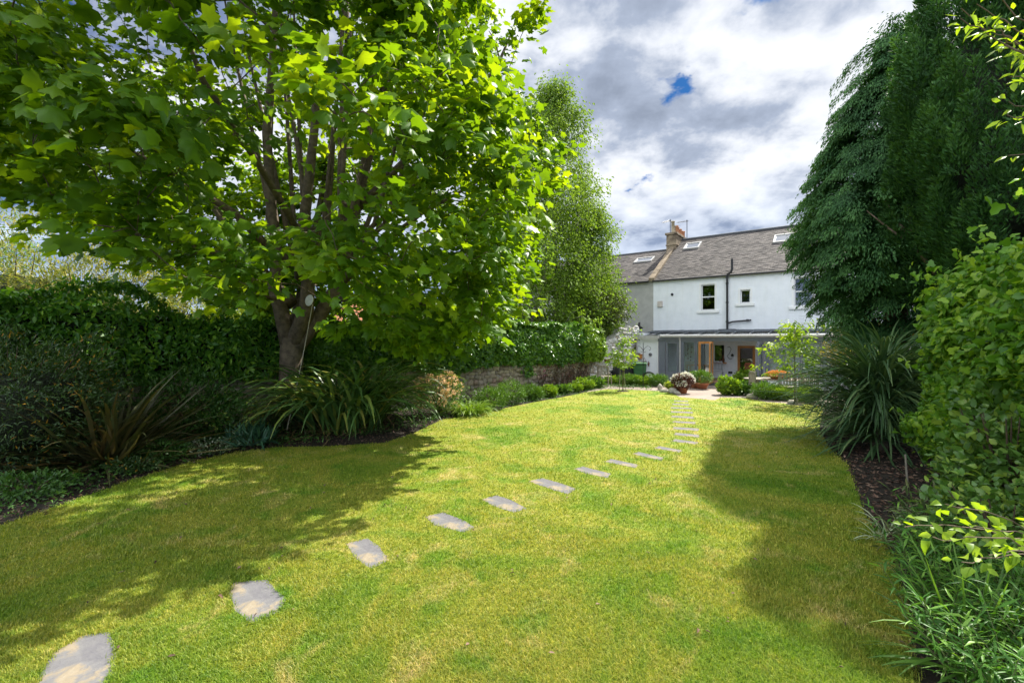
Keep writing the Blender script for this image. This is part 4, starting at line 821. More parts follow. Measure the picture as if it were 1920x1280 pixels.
straps('bronze_flax', 'spiky bronze flax with dark stiff blades at the left of the lawn', (gx, gy, 0), 300, L_BRZ, (1.0, 2.0), (.035, .07), (D2(18), D2(92)), (D2(45), D2(128)), 82, .25, cat='flax', pw=1.6)
gx, gy = G(1648, 842)
def ctrunk(t): MB().tube([(0, 0, -.05), (.03, 0, .6), (0, .03, 1.15)], [.14, .11, .12], 9).build('trunk', BARK, t, True)
straps('grassy_palm', 'shaggy fountain of narrow drooping grey green blades at the right bed', (gx, gy, 0), 1350, L_CORD, (1.1, 2.05), (.024, .046), (D2(2), D2(95)), (D2(70), D2(172)), 84, .22, (.12, 1.45), 'cordyline', pw=1.3, trunk=ctrunk)
gx, gy = G(1590, 815)
straps('grassy_clump', 'thin leaved grass clump at the foot of the shaggy palm', (gx+.35, gy+.4, 0), 260, L_CORD, (.5, 1.05), (.012, .022), (D2(5), D2(45)), (D2(90), D2(165)), 85, .3, cat='grass clump')
# left shrubs
gx, gy = G(10, 905); bush('barberry_shrub', 'dark dense shrub dotted with orange leaves at the left edge', 'shrub', (gx-.55, gy+.5, 0), (1.55, 1.3, 2.35), 17000, T_NARROW, .075, L_DARK, 90, 14, hole=.5, core=True)
gx, gy = G(100, 870); bush('evergreen_shrub', 'small dark evergreen shrub in front of the bronze flax, left', 'shrub', (gx-.3, gy+.5, 0), (.7, .6, 1.9), 5000, T_LEAF, .07, L_DARK, 91, 10, hole=.4)
gx, gy = G(330, 838); bush('wall_shrub', 'dark leafy climber against the wall between the flaxes', 'shrub', (gx+.0, gy+.35, 0), (1.1, .5, 1.35), 4200, T_LEAF, .09, LM('deep leaf', [(0, (.03, .09, .018)), (1, (.08, .18, .03))], .25), 92, 9, hole=.3)
gx, gy = G(450, 825)
fs = thing('twiggy_shrub', 'open twiggy shrub with small yellow leaves beside the big flax', 'shrub', (gx, gy, 0)); b = MB(); LPn = []
for i in range(46):
    a = random.uniform(0, 6.28); e = random.uniform(.25, .75); h = random.uniform(.45, 1.05); pts = [(0, 0, 0), (e*.4*math.cos(a), e*.4*math.sin(a), h*.5), (e*math.cos(a+.2), e*math.sin(a+.2), h), (e*1.25*math.cos(a+.4), e*1.25*math.sin(a+.4), h+random.uniform(-.1, .2))]
    b.tube(pts, [.007, .005, .004, .002], 4)
    for j in range(16): t = random.random(); q = Vector(pts[1]).lerp(Vector(pts[3]), t); LPn.append((q.x+random.gauss(0, .02), q.y+random.gauss(0, .02), q.z+random.gauss(0, .03)))
b.build('stems', RTWIG, fs); LPn = np.array(LPn); scatter('foliage', T_LEAF, LPn, rvec(len(LPn)), rvec(len(LPn)), .045, L_YEL, fs)
def low(px, py, rx, h, n, T, size, mat, seed, label, name='ground_plant', cat='plant', ry=None, flow=None, **kw):
    gx, gy = G(px, py); return bush(name, label, cat, (gx, gy, 0), (rx, ry or rx*.8, h), n, T, size, mat, seed, 6, flow=flow, **kw)
low(395, 848, .5, .22, 700, T_LEAF, .06, LM('variegated leaf', [(0, (.06, .12, .05)), (.7, (.12, .18, .09)), (1, (.5, .52, .42))], .2), 93, 'low ground cover splashed with white between the two flaxes', 'variegated_plant')
low(470, 838, .42, .28, 260, T_LANCE, .26, LM('blue green blade', [(0, (.02, .07, .04)), (1, (.05, .13, .07))], .15), 94, 'tuft of blue green strappy leaves at the lawn edge by the flax', 'strappy_plant', upd=1.2)
for i, (px, py, rx, h, lab) in enumerate(((300, 868, .45, .3, 'dark low greenery at the lawn edge right of the bronze flax'), (250, 890, .4, .22, 'dark low greenery under the bronze flax tips'), (60, 935, .55, .3, 'dark low greenery below the orange dotted shrub'),
    (520, 815, .5, .45, 'dark low greenery at the left foot of the big flax'), (570, 800, .45, .4, 'dark low greenery at the foot of the sycamore trunk'))): low(px, py-6, rx, h, 1100, T_LEAF, .06, L_DARK if i % 2 else MATS['deep leaf'], 95+i, lab, 'ground_cover')
# dry stems litter under the left bed
# azalea, daylily, border
gx, gy = G(832, 778); az_ = bush('azalea', 'azalea covered in peach coloured flower heads beside the big flax', 'azalea', (gx-.12, gy+.15, 0), (.72, .55, 1.1), 2400, T_NARROW, .085, L_MID, 110, 12, flow=(T_LEAF, 44, .085, P_PEACH, 22, .085), hole=.2)
gx, gy = G(880, 776); straps('daylily_clump', 'fresh light green arching daylily clump right of the peach azalea', (gx, gy, 0), 420, L_LIME if 0 else L_BRT, (.45, .85), (.014, .026), (D2(8), D2(45)), (D2(95), D2(160)), 111, .35, cat='daylily')
bord = [(925, 768, .55, .68, L_MID, T_NARROW, 'leafy green perennial beside the daylily'), (960, 757, .55, .72, L_MID, T_NARROW, 'tallest green perennial clump in front of the stone wall'), (1000, 750, .42, .46, L_MID, T_LANCE, 'feathery green perennial with narrow leaves by the wall'),
  (1030, 744, .38, .34, L_BRT, T_LEAF, 'rounded light green perennial by the wall'), (1055, 739, .38, .28, L_MID, T_LEAF, 'blue tinged green perennial by the wall'), (1078, 735, .36, .28, L_BRT, T_LEAF, 'light green mound near the far end of the stone wall'),
  (1098, 731, .45, .42, L_BRT, T_LEAF, 'yellow green shrub near the slatted chair'), (1118, 728, .45, .4, L_MID, T_LEAF, 'dark green mound nearest the slatted chair')]
for i, (px, py, rx, h, m_, T_, lab) in enumerate(bord): low(px-3, py-1, rx, h, 2100, T_, .09 if T_ is not T_LANCE else .14, m_, 120+i, lab, 'border_plant', upd=.8)
for i, (px, py, n_, lab) in enumerate(((1005, 705, 5, 'group of pink foxglove spires by the stone wall, left'), (1022, 712, 4, 'group of pink foxglove spires by the stone wall, right'))):
    Y = 18.6+i*.6; x, y, z = A(px, py, Y); fg = thing('foxgloves', lab, 'foxglove', (x, y, 0)); b = MB(); P = []
    for j in range(n_):
        a = random.uniform(-.35, .35); c = random.uniform(-.3, .3); h = random.uniform(.75, 1.05); b.tube([(a, c, 0), (a*1.1, c, h)], .008, 4)
        P = np.array([(a*1.1+random.gauss(0, .025), c+random.gauss(0, .025), h*random.uniform(.55, 1)) for k_ in range(40)]); scatter('flower_spike', T_LEAF, P, rvec(40), rvec(40), .055, P_PINK, fg)
    b.build('stems', RTWIG, fg)
def vine():
    x, y, z = A(1010, 690, 19.9); t = thing('wall_climber', 'bare twiggy climber spread over the far part of the stone wall', 'climber', (WP(wk(1045), 0, 0))); off = tuple(t.location); b = MB(); P = []
    for i in range(70):
        k = wk(random.uniform(1005, 1100)); q = [WP(k+j*random.uniform(-.06, .1), .09+.03*random.random(), min(.15+j*.17, 1.25)) for j in range(random.randint(3, 7))]
        b.tube(q, .008, 4)
        for p in q[1:]:
            for _ in range(7): P.append((p[0]+random.gauss(0, .08), p[1]+random.gauss(0, .08)-.03, p[2]+random.gauss(0, .08)))
    b.build('stems', TWIG, t, off=off); P = np.array(P); scatter('foliage', T_LEAF, P, rvec(len(P)), rvec(len(P)), .05, LM('reddish leaf', [(0, (.10, .10, .03)), (.6, (.2, .12, .08)), (1, (.35, .1, .12))], .25), t, off)
vine()
# ------------------------------------------------------------------ conifers on the right
def cypress(loc, prof, lobes, per, size, mat, T, seed, name, label, up, T2=None, limbs=None, nz_=.15, zmin=2.6):
    r = np.random.default_rng(seed); t = thing(name, label, 'conifer', loc); zs, rs = zip(*prof); C = []; W_ = []
    zz = np.linspace(zs[0], zs[-1], 200); wt = np.interp(zz, zs, rs)+.2; wt /= wt.sum()
    for i in range(lobes):
        z = r.choice(zz, p=wt); a = r.uniform(0, 6.283); R_ = np.interp(z, zs, rs)*(1+.13*math.sin(3.1*a+.5*z)+.08*math.sin(6.7*a-z))*r.uniform(.88, 1.0); nn_ = float(nz([[3.6*math.cos(a), 3.6*math.sin(a), z*.5]], 1.0, seed)[0]); R_ += (.62 if up else .25)*nn_; C.append((R_*math.cos(a), R_*math.sin(a), z)); W_.append(a)
    C = np.array(C); a = np.array(W_); n = lobes*per; Cc = np.repeat(C, per, 0); aa = np.repeat(a, per); rad = np.stack([np.cos(aa), np.sin(aa), 0*aa], 1)
    ph = np.repeat(r.random(lobes), per)
    if up:      # upright plumes: spindle shaped tufts pointing up and a little out
        s = r.uniform(-.7, 1, n); ax = unit(rad*.42+np.array([0, 0, 1.])); th = r.uniform(0, 6.283, n); e1 = unit(np.cross(ax, rad+.01)); e2 = np.cross(ax, e1); w = .21*(1-.8*s.clip(0))*(1-.3*np.abs(s))*np.repeat(r.uniform(.7, 1.4, lobes), per)
        q = e1*np.cos(th)[:, None]+e2*np.sin(th)[:, None]; P = Cc+ax*(s*.42)[:, None]+q*(w*np.sqrt(r.random(n)))[:, None]
        D = unit(ax*.9+q*.75+r.normal(0, .25, (n, 3))); N = unit(q+r.normal(0, .5, (n, 3)))
    else:       # drooping sprays: fans that arch outwards and hang
        s = r.random(n); tang = np.stack([-rad[:, 1], rad[:, 0], 0*aa], 1); u = r.normal(0, .22, n)*(1-.5*s); L = np.repeat(r.uniform(.55, 1.15, lobes), per)
        P = Cc+rad*((s-.35)*L)[:, None]+tang*(u*L)[:, None]; P[:, 2] += .15*L-.62*L*s**1.8-.25*np.abs(u)+r.normal(0, .04, n)
        D = unit(rad*(1-.4*s)[:, None]+tang*(u*2.2)[:, None]+np.array([0, 0, -1.])*(.10+.95*s)[:, None]+r.normal(0, .15, (n, 3))); N = unit(rad*.6+np.array([0, 0, .8])+r.normal(0, .35, (n, 3)))
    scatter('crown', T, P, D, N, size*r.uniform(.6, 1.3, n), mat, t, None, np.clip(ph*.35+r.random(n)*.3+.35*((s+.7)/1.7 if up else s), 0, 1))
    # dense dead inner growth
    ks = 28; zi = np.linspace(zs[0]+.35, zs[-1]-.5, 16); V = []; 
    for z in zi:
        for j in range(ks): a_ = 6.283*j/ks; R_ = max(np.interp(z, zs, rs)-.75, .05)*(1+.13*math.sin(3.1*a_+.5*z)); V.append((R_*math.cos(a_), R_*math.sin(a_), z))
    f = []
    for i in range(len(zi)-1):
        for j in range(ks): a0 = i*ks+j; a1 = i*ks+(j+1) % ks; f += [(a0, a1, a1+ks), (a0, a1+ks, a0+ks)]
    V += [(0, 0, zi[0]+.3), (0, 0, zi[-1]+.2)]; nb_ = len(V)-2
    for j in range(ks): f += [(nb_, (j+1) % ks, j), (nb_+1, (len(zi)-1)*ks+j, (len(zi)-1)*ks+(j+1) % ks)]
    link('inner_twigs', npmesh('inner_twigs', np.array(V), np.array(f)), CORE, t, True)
    b = MB()
    for Pp, Q in limbs or [([(0, 0, -.1), (0, 0, 3), (0, 0, zs[-1]*.8)], [.3, .22, .05])]: b.tube(Pp, Q, 9)
    b.build('trunk', BARKR, t, True); return t
KC = .83; cl = (11.1*KC, 9.75*KC, 0)
def kp(pr): return [(2.1+(z-2.1)*KC, r_*KC) for z, r_ in pr]
def cl_at(px, py, Y): Y = Y*KC; p = A(px, py, Y); return (p[0]-cl[0], p[1]-cl[1], p[2])
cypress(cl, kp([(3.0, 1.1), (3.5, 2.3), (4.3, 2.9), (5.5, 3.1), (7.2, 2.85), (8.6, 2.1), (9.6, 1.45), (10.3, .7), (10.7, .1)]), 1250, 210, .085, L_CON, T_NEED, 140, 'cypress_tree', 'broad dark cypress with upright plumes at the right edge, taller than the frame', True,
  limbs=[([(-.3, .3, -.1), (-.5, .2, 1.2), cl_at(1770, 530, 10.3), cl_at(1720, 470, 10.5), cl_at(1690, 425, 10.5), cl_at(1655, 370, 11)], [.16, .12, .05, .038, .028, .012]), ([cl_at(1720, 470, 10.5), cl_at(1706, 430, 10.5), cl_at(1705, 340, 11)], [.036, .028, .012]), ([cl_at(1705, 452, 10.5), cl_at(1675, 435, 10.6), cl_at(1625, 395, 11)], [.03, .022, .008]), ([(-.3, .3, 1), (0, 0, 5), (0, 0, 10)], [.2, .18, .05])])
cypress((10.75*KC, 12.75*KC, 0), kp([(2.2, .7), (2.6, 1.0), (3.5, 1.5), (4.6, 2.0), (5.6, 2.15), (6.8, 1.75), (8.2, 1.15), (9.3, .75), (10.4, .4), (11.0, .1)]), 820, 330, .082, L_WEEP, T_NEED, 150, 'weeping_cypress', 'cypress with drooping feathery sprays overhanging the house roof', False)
x, y, z = A(1612, 600, 15.5)
leaf_tree('japanese_maple', 'orange and gold leaved maple tucked between conifer and conservatory', 'tree', (x, y, 0), [([(x, y, 0), (x, y, 1.2), (x-.2, y, 2.0)], [.07, .05, .03])], lobe_pts(90, (x, y, 1.9), (1.15, 1.0, 1.0), .5, 152, .8), 44, .3, .25, T_DIA, .085, L_JAP, BARK, 153)
gx, gy = G(1560, 770); bush('back_shrub', 'dark green filler shrub behind the shaggy palm', 'shrub', (gx+2.2, gy+.4, 0), (1.4, 1.2, 2.2), 4500, T_LEAF, .10, L_SHR, 154, 8, hole=.4, core=True)
bush('back_shrub', 'dark shrub in the gap under the two conifers', 'shrub', (9.6, 10.0, 0), (1.3, 1.6, 2.6), 6000, T_LEAF, .10, L_DARK, 155, 8, hole=.4, core=True)
# ivy-clad fence on the right
def right_ivy():
    a = np.array([6.6, 7.0]); c = np.array([4.95, 3.2]); t = thing('ivy_fence', 'wooden fence smothered in bright broad leaved ivy at the right edge', 'ivy', (5.3, 4.8, 0)); off = np.array(t.location)
    d = c-a; L = np.linalg.norm(d); d /= L; nrm = np.array([-abs(d[1]), abs(d[0])*(-1 if d[0] > 0 else 1)]); nrm = np.array([d[1], -d[0]]); nrm = nrm if nrm[0] < 0 else -nrm
    r = np.random.default_rng(160); n = 15000; k = L*r.random(n); u = r.random(n); top = 2.85+.5*(k/L)+.26*nz(np.stack([k, 0*k, 0*k], 1), 2, 3); face = r.random(n) < .8
    z = np.where(face, .35+(top-.35)*u, top-.05); q = np.stack([k, z, 0*k], 1); dd = .12+.22*np.sin(np.pi*np.clip(u, 0, 1))+.34*nz(q, 1.6, 8)+.17*nz(q, 4.2, 9)-.34*r.random(n)**2
    dd = np.where(face, dd, -r.random(n)*.6); ends = (k < .5); z = z+np.where(face, 0, .12*nz(q, 3, 4))
    kk = k-.0-np.where(face, 0, 0); P = np.stack([a[0]+d[0]*kk+nrm[0]*dd, a[1]+d[1]*kk+nrm[1]*dd, z], 1)
    m = 2600; e = r.random((m, 2)); Pe = np.stack([a[0]-d[0]*.12*r.random(m)-nrm[0]*e[:, 0]*.7+nrm[0]*.2, a[1]-d[1]*.12*r.random(m)-nrm[1]*e[:, 0]*.7+nrm[1]*.2, .3+2.6*e[:, 1]], 1); P = np.vstack([P, Pe]); n += m
    for i in range(150):                                             # loose shoots standing off the clipped face
        j = r.integers(0, 15000); o_ = np.array([nrm[0]*.3, nrm[1]*.3, .25])*r.uniform(.4, 1.3)+r.normal(0, .1, 3); q_ = np.linspace(0, 1, 9)[:, None]; P = np.vstack([P, P[j]+q_*o_+r.normal(0, .025, (9, 3))]); n += 9
    N = unit(np.array([nrm[0], nrm[1], .7])+r.normal(0, .6, (n, 3))); D = unit(np.array([nrm[0]*.3, nrm[1]*.3, -.6])+r.normal(0, .75, (n, 3)))
    scatter('foliage', T_IVY, P, D, N, .082*r.uniform(.4, 1.6, n), L_IVYR, t, off)
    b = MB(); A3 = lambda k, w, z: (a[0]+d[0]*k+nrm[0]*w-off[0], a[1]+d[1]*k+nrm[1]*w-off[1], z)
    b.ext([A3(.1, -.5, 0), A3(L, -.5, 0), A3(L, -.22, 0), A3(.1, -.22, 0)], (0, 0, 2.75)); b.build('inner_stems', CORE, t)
    return t
right_ivy()
# right bed shrubs
def shrubpx(px, py, Y, rx, h, n, T, size, mat, seed, name, label, ry=None, **kw):
    x = (px-960)/F*Y; return bush(name, label, 'shrub', (x, Y, 0), (rx, ry or rx, h), n, T, size, mat, seed, 12, **kw)
shrubpx(1895, 900, 4.6, .58, 1.6, 2300, T_BROAD, .085, L_SHR, 170, 'rose_shrub', 'loose broad leaved shrub in front of the ivy fence, waist high', hole=.1)
shrubpx(1850, 900, 5.3, .45, .8, 1100, T_BROAD, .075, L_SHR, 171, 'leafy_shrub', 'low broad leaved shrub between the shaggy palm and the tall loose shrub', hole=.1)
shrubpx(1890, 1000, 3.75, .5, .95, 1500, T_BROAD, .07, L_SHR, 172, 'leafy_shrub', 'dense dark leaved shrub beside the pale lime twigs', hole=.15)
shrubpx(1755, 960, 4.9, .38, .40, 420, T_NARROW, .10, LM('olive leaf', [(0, (.06, .10, .03)), (.7, (.12, .16, .06)), (1, (.26, .26, .12))], .2), 173, 'low_rhododendron', 'low whorled olive leaved shrub on the bark mulch', hole=.1)
shrubpx(1705, 1000, 4.35, .26, .3, 160, T_NARROW, .09, MATS['olive leaf'], 174, 'low_rhododendron', 'smaller olive leaved shrub nearest the lawn on the mulch', hole=.1)
for i, (px, py, s_) in enumerate(((1660, 985, .55), (1650, 1000, .4), (1745, 985, .5))):
    gx, gy = G(px, py+15); straps('striped_sedge', ('arching pale striped sedge at the mulch edge', 'short pale striped sedge nearest the lawn', 'striped sedge deeper in the bed by the low shrub')[i], (gx, gy, 0), 16, LM('striped blade', [(0, (.12, .2, .08)), (1, (.4, .44, .28))], .2), (s_*.5, s_), (.01, .018), (D2(10), D2(60)), (D2(80), D2(150)), 176+i, .06, cat='sedge')
x, y = G(1702, 905); st = MB().tube([(x, y, -.05), (x-.02, y, .2), (x-.035, y, .42)], [.014, .014, .012], 7).build('wooden_stake', TEAK); tag(st, 'short thin wooden stake standing in the mulch before the shaggy palm', 'stake')
# foreground leafy clump, iris leaves, lime twigs
def lances(name, label, poly, n, seed, mat, h0=(.25, .6)):
    r = np.random.default_rng(seed); xs = [p[0] for p in poly]; ys = [p[1] for p in poly]; X = r.uniform(min(xs), max(xs), n*4); Y = r.uniform(min(ys), max(ys), n*4); k = inpoly(X, Y, poly); X, Y = X[k][:n], Y[k][:n]; n = len(X)
    cx, cy = X.mean(), Y.mean(); t = thing(name, label, 'plant', (cx, cy, 0)); b = MB(); P = []; D = []
    for i in range(n):
        h = r.uniform(*h0); le = (r.normal(-.10, .1), r.normal(-.06, .1)); q = [(X[i]-cx, Y[i]-cy, 0), (X[i]-cx+le[0]*.5, Y[i]-cy+le[1]*.5, h*.6), (X[i]-cx+le[0]*1.3, Y[i]-cy+le[1]*1.3, h)]
        b.tube(q, [.004, .003, .002], 4, cap=False)
        for j in range(17):
            u = .2+.8*j/16; p = Vector(q[0]).lerp(Vector(q[1]), min(u*1.66, 1)) if u < .6 else Vector(q[1]).lerp(Vector(q[2]), (u-.6)/.4); a = j*2.4+i; P.append(p[:]); D.append((math.cos(a)*.8, math.sin(a)*.8, .65-.3*(1-u)))
    b.build('stems', RTWIG, t); P = np.array(P); D = np.array(D)+R.normal(0, .15, (len(D), 3)); scatter('foliage', T_LANCE, P, D, np.array([0, 0, 1.])+R.normal(0, .3, (len(D), 3)), R.uniform(.085, .15, len(P)), mat, t)
    return t
lances('willow_leaved_plant', 'dense clump of narrow willow like leaves in the bottom right corner', [G(1695, 1075), G(1760, 1010), (4.0, 4.2), (4.6, 3.0), (3.2, 2.2), (2.55, 2.4), G(1712, 1230)], 300, 181, LM('willowy leaf', [(0, (.04, .13, .018)), (.7, (.09, .23, .03)), (1, (.20, .36, .05))], .3))
straps('iris_clump', 'long light green iris blades arching over the lawn corner, bottom right', (2.86, 2.78, 0), 34, L_MID, (.4, .8), (.018, .032), (D2(15), D2(60)), (D2(85), D2(125)), 183, .12, cat='iris', azr=(1.9, 4.4))
straps('iris_clump', 'upright stiff green iris blades in the bottom right corner', (3.05, 2.98, 0), 24, L_MID, (.6, .9), (.014, .024), (D2(5), D2(35)), (D2(15), D2(60)), 184, .1, cat='iris')
def sprig(name, label, base, tips, leafsize, per, mat, T, seed, r0=.006):
    r = np.random.default_rng(seed); t = thing(name, label, 'branch', base); b0 = Vector(base); b = MB(); P = []; D = []
    for tip in tips:
        v = Vector(tip)-b0; k = max(5, int(v.length/.09)); pts = [v*(i/k)+Vector((0, 0, .10*v.length*math.sin(math.pi*i/k)))+Vector(r.normal(0, .008, 3)) for i in range(k+1)]
        b.tube([tuple(p) for p in pts], list(np.linspace(r0, .0025, k+1)), 5, cap=False)
        for i in range(max(1, int(k*.25)), k+1):
            for j in range(per): o = Vector(r.normal(0, .03, 3)); P.append((pts[i]+o*.8)[:]); D.append((v.normalized()*.6+o*16+Vector((0, 0, -.25)))[:])
    b.build('stems', BARKR, t); P = np.array(P); scatter('foliage', T, P, np.array(D), np.array([-.3, -.3, .8])+r.normal(0, .45, (len(P), 3)), leafsize*r.uniform(.6, 1.2, len(P)), mat, t); return t
sprig('lime_branch', 'thin shrub branches with translucent lime leaves reaching over the bed', (3.75, 2.85, .55), [A(1690, 985, 2.9), A(1770, 945, 2.9), A(1740, 1010, 2.75), A(1800, 1060, 2.6), A(1830, 990, 2.8), A(1860, 1040, 2.6)], .075, 2, L_LIME, T_BROAD, 190)
sp = [A(1795, 20, 2.6), A(1830, 5, 2.6), A(1800, 35, 2.5), A(1860, -10, 2.5), A(1880, 60, 2.5), A(1885, 85, 2.4), A(1890, 190, 2.5), A(1885, 215, 2.5), A(1895, 290, 2.5), A(1900, 140, 2.5), A(1850, 50, 2.6)]
ob = sprig('overhanging_shrub', 'leafy lime green twigs hanging into the top right corner', (4.1, 2.9, 2.9), sp, .07, 2, L_LIME, T_LEAF, 191, .009)
o = MB().tube([(0, 0, 0), (.3, .2, -1.2), (.25, .25, -2.95)], [.014, .03, .05], 7).build('trunk', BARK, ob)
# ------------------------------------------------------------------ saplings
def sapling(px, py, htop, crown, seed, label, n, stake, lean=0):
    gx, gy = G(px, py); loc = (gx, gy, 0); z0, rx = crown; r = np.random.default_rng(seed)
    CPp = np.array([(gx+r.normal(0, rx*.5), gy+r.normal(0, rx*.5), r.uniform(z0, htop)) for _ in range(n)]); CPp[:, :2] = np.array([gx, gy])+(CPp[:, :2]-[gx, gy])*(1.15-.75*((CPp[:, 2:]-z0)/(htop-z0)))
    t = leaf_tree('sapling', label, 'tree', loc, [([(gx, gy, -.05), (gx+lean*.3, gy, z0), (gx+lean, gy, htop)], [.020, .016, .006])], CPp, 22, .26, .25, T_LEAF, .15, L_LIME if 0 else LM('sapling leaf %d' % seed, [(0, (.10, .2, .02)), (.6, (.2, .32, .03)), (1, (.34, .42, .04))], .42), BARK, seed, .5, .7, .5, 'young trees planted in the lawn', .004)
    MB().lathe([(.26, 0), (.2, .02), (0, .03)], (0, 0, 0), 14).build('planting_hole', SOIL, t)
    for dx, h in stake: MB().tube([(dx, -.03, -.05), (dx*.6-.02, -.03, h)], .013, 6).build('stake', TEAK, t)
    return t
sapling(1168, 733, 2.25, (1.0, .62), 200, 'thin young tree on the far left of the lawn before the whitewashed wall', 30, ((.1, .8), (-.16, .85)))
sapling(1490, 758, 2.75, (1.05, .78), 201, 'taller young tree on the right of the lawn before the conservatory', 52, ((.06, 1.0),))
# ------------------------------------------------------------------ things on the patio and by the white wall
def PX(px, py_base): return G(px, py_base)
# slatted chair by the wall
def slat_chair(name, label, loc, rz, mat=TEAK, group=None):
    t = thing(name, label, 'chair', loc, rz, group); w, d = .5, .45
    b = MB()
    for i in range(5): b.box((-w/2, -d/2+i*.093, .42), (w/2, -d/2+i*.093+.07, .445))
    b.build('seat', mat, t, bevel=.004)
    b = MB().box((-w/2, d/2-.03, .86), (w/2, d/2, .93)).box((-w/2, d/2-.03, .5), (w/2, d/2, .54))
    for i in range(7): x = -w/2+.03+i*.068; b.box((x, d/2-.024, .54), (x+.032, d/2-.006, .86))
    b.build('backrest', mat, t, bevel=.004)
    for sx in (-1, 1):
        for sy in (-1, 1): MB().box((sx*w/2-.02, sy*d/2-.02, 0), (sx*w/2+.02, sy*d/2+.02, .42 if sy < 0 else .86)).build('leg', mat, t)
    return t
x, y = PX(1136, 724); slat_chair('garden_chair', 'weathered slatted garden chair against the whitewashed wall', (x, y+.3, 0), math.radians(150))
# covered barbecue
x, y = PX(1170, 717.5); bb = thing('covered_barbecue', 'barbecue under a black cover beside the green bin', 'barbecue', (x, y, 0), math.radians(20))
bm_ = MB(); prof = [(-.62, 0), (-.58, .55), (-.42, .86), (-.1, .98), (.2, .95), (.45, .78), (.56, .4), (.62, 0)]; rows = []
for j, yy in enumerate((-.34, -.30, -.1, .12, .3, .34)):
    for i, (a, c) in enumerate(prof): bm_.v.append((a*(1 if 0 < j < 5 else .94)+random.uniform(-.02, .02), yy+random.uniform(-.02, .02), c*(1 if 0 < j < 5 else .93)+(random.uniform(-.025, .025) if c else 0)))
m_ = len(prof)
for j in range(5):
    for i in range(m_-1): bm_.f.append((j*m_+i, j*m_+i+1, (j+1)*m_+i+1, (j+1)*m_+i))
bm_.f.append(tuple(range(m_))[::-1]); bm_.f.append(tuple(range(5*m_, 6*m_))); bm_.build('cover', BLACKT, bb)
for sx in (-.45, .45): MB().tube([(sx, -.36, .07), (sx, -.30, .07)], .07, 12).build('wheel', BLACKP, bb)
# wheelie bin
x, y = PX(1200, 718); wb = thing('wheelie_bin', 'green wheeled rubbish bin in front of the white end wall', 'bin', (x, y, 0), math.radians(-20))
b = MB(); q0 = [(-.24, -.25, .04), (.24, -.25, .04), (.24, .25, .04), (-.24, .25, .04)]; q1 = [(-.30, -.34, .90), (.30, -.34, .90), (.30, .34, .90), (-.30, .34, .90)]; b.v = q0+q1; b.f = [(3, 2, 1, 0), (0, 1, 5, 4), (1, 2, 6, 5), (2, 3, 7, 6), (3, 0, 4, 7), (4, 5, 6, 7)]
b.build('body', GREENP, wb, bevel=.03); MB().box((-.34, -.38, .90), (.34, .38, .945)).build('rim', GREENP, wb, bevel=.015)
MB().ext([(-.33, -.40, .95), (.33, -.40, .95), (.31, .40, .99), (-.31, .40, .99)], (0, 0, .03)).build('lid', GREENP, wb, bevel=.012)
MB().tube([(-.26, .46, .96), (.26, .46, .96)], .018, 8).build('handle', GREENP, wb)
for sx in (-.3, .3): MB().tube([(sx-.03, .27, .1), (sx+.03, .27, .1)], .1, 16).build('wheel', BLACKP, wb)
# hose coil
x, y = PX(1219, 720); hc = MB()
for i in range(9): rr = .25+.018*(i % 4); hc.tube([(rr*math.cos(a), -.03*(i//3)+.02*math.sin(a*2+i), .3+rr*math.sin(a)*.98) for a in [k*.3142 for k in range(21)]], .013, 6)
o = hc.build('hose_coil', BLACKP, None, True); o.location = (x, y+.1, 0); o.rotation_euler = (.12, 0, -.5); tag(o, 'coil of black garden hose leaning on the white end wall', 'hose')
# bird feeder pole
x, y = PX(1206, 727); fp = thing('bird_feeder_pole', 'slim black scroll armed bird feeder pole before the green bin', 'feeder pole', (x, y, 0), math.radians(15)); MB().tube([(0, 0, 0), (0, 0, 1.92)], .014, 7).tube([(0, 0, 1.92), (0, 0, 2.0)], [.014, .002], 6).build('pole', IRON, fp)
for s in (-1, 1): MB().tube([(0, 0, 1.62), (s*.08, 0, 1.74), (s*.2, 0, 1.83), (s*.33, 0, 1.8), (s*.38, 0, 1.7), (s*.33, 0, 1.63), (s*.28, 0, 1.68)], .009, 6).tube([(s*.02, 0, 1.6), (s*.07, 0, 1.55), (s*.12, 0, 1.6)], .008, 5).build('hook', IRON, fp)
# ornaments on the white end wall (front plane of the conservatory)
def onwall(px, py, d=-.03): p = HL(px, py, CO+d); w = Vector((OX, OY, 0))+Vector((UX, UY, 0))*p[0]+Vector((NX, NY, 0))*p[1]; return (w.x, w.y, p[2])
def wmount(name, label, cat, px, py, b, mat): o = b.build(name, mat); o.location = onwall(px, py); o.rotation_euler = (0, 0, HR); return tag(o, label, cat)
wmount('wall_clock', 'small round grey disc ornament on the white end wall', 'ornament', 1219.5, 664.5, MB().tube([(0, 0, 0), (0, -.03, 0)], .085, 18).tube([(0, -.03, 0), (0, -.035, 0)], .055, 14), M('pewter', (.2, .2, .21), (.06, .06, .06), 30, .5, .5))
wmount('bird_box', 'pale wooden nest box on the white end wall, upper left', 'nest box', 1196.5, 667, MB().box((-.1, -.12, -.13), (.1, 0, .12)).box((-.13, -.15, .12), (.13, 0, .15)), TEAK)
wmount('bird_box', 'orange brown nest box beside the pale one on the end wall', 'nest box', 1202, 668, MB().box((-.07, -.1, -.12), (.07, 0, .1)).box((-.09, -.12, .1), (.09, 0, .12)), OAK)
wmount('hanging_planter', 'small wooden feeder hanging low on the white end wall', 'feeder', 1209, 675, MB().box((-.09, -.1, -.12), (.09, 0, -.05)).tube([(-.08, -.05, -.05), (0, -.05, .14)], .01, 5).tube([(.08, -.05, -.05), (0, -.05, .14)], .01, 5), TEAK)
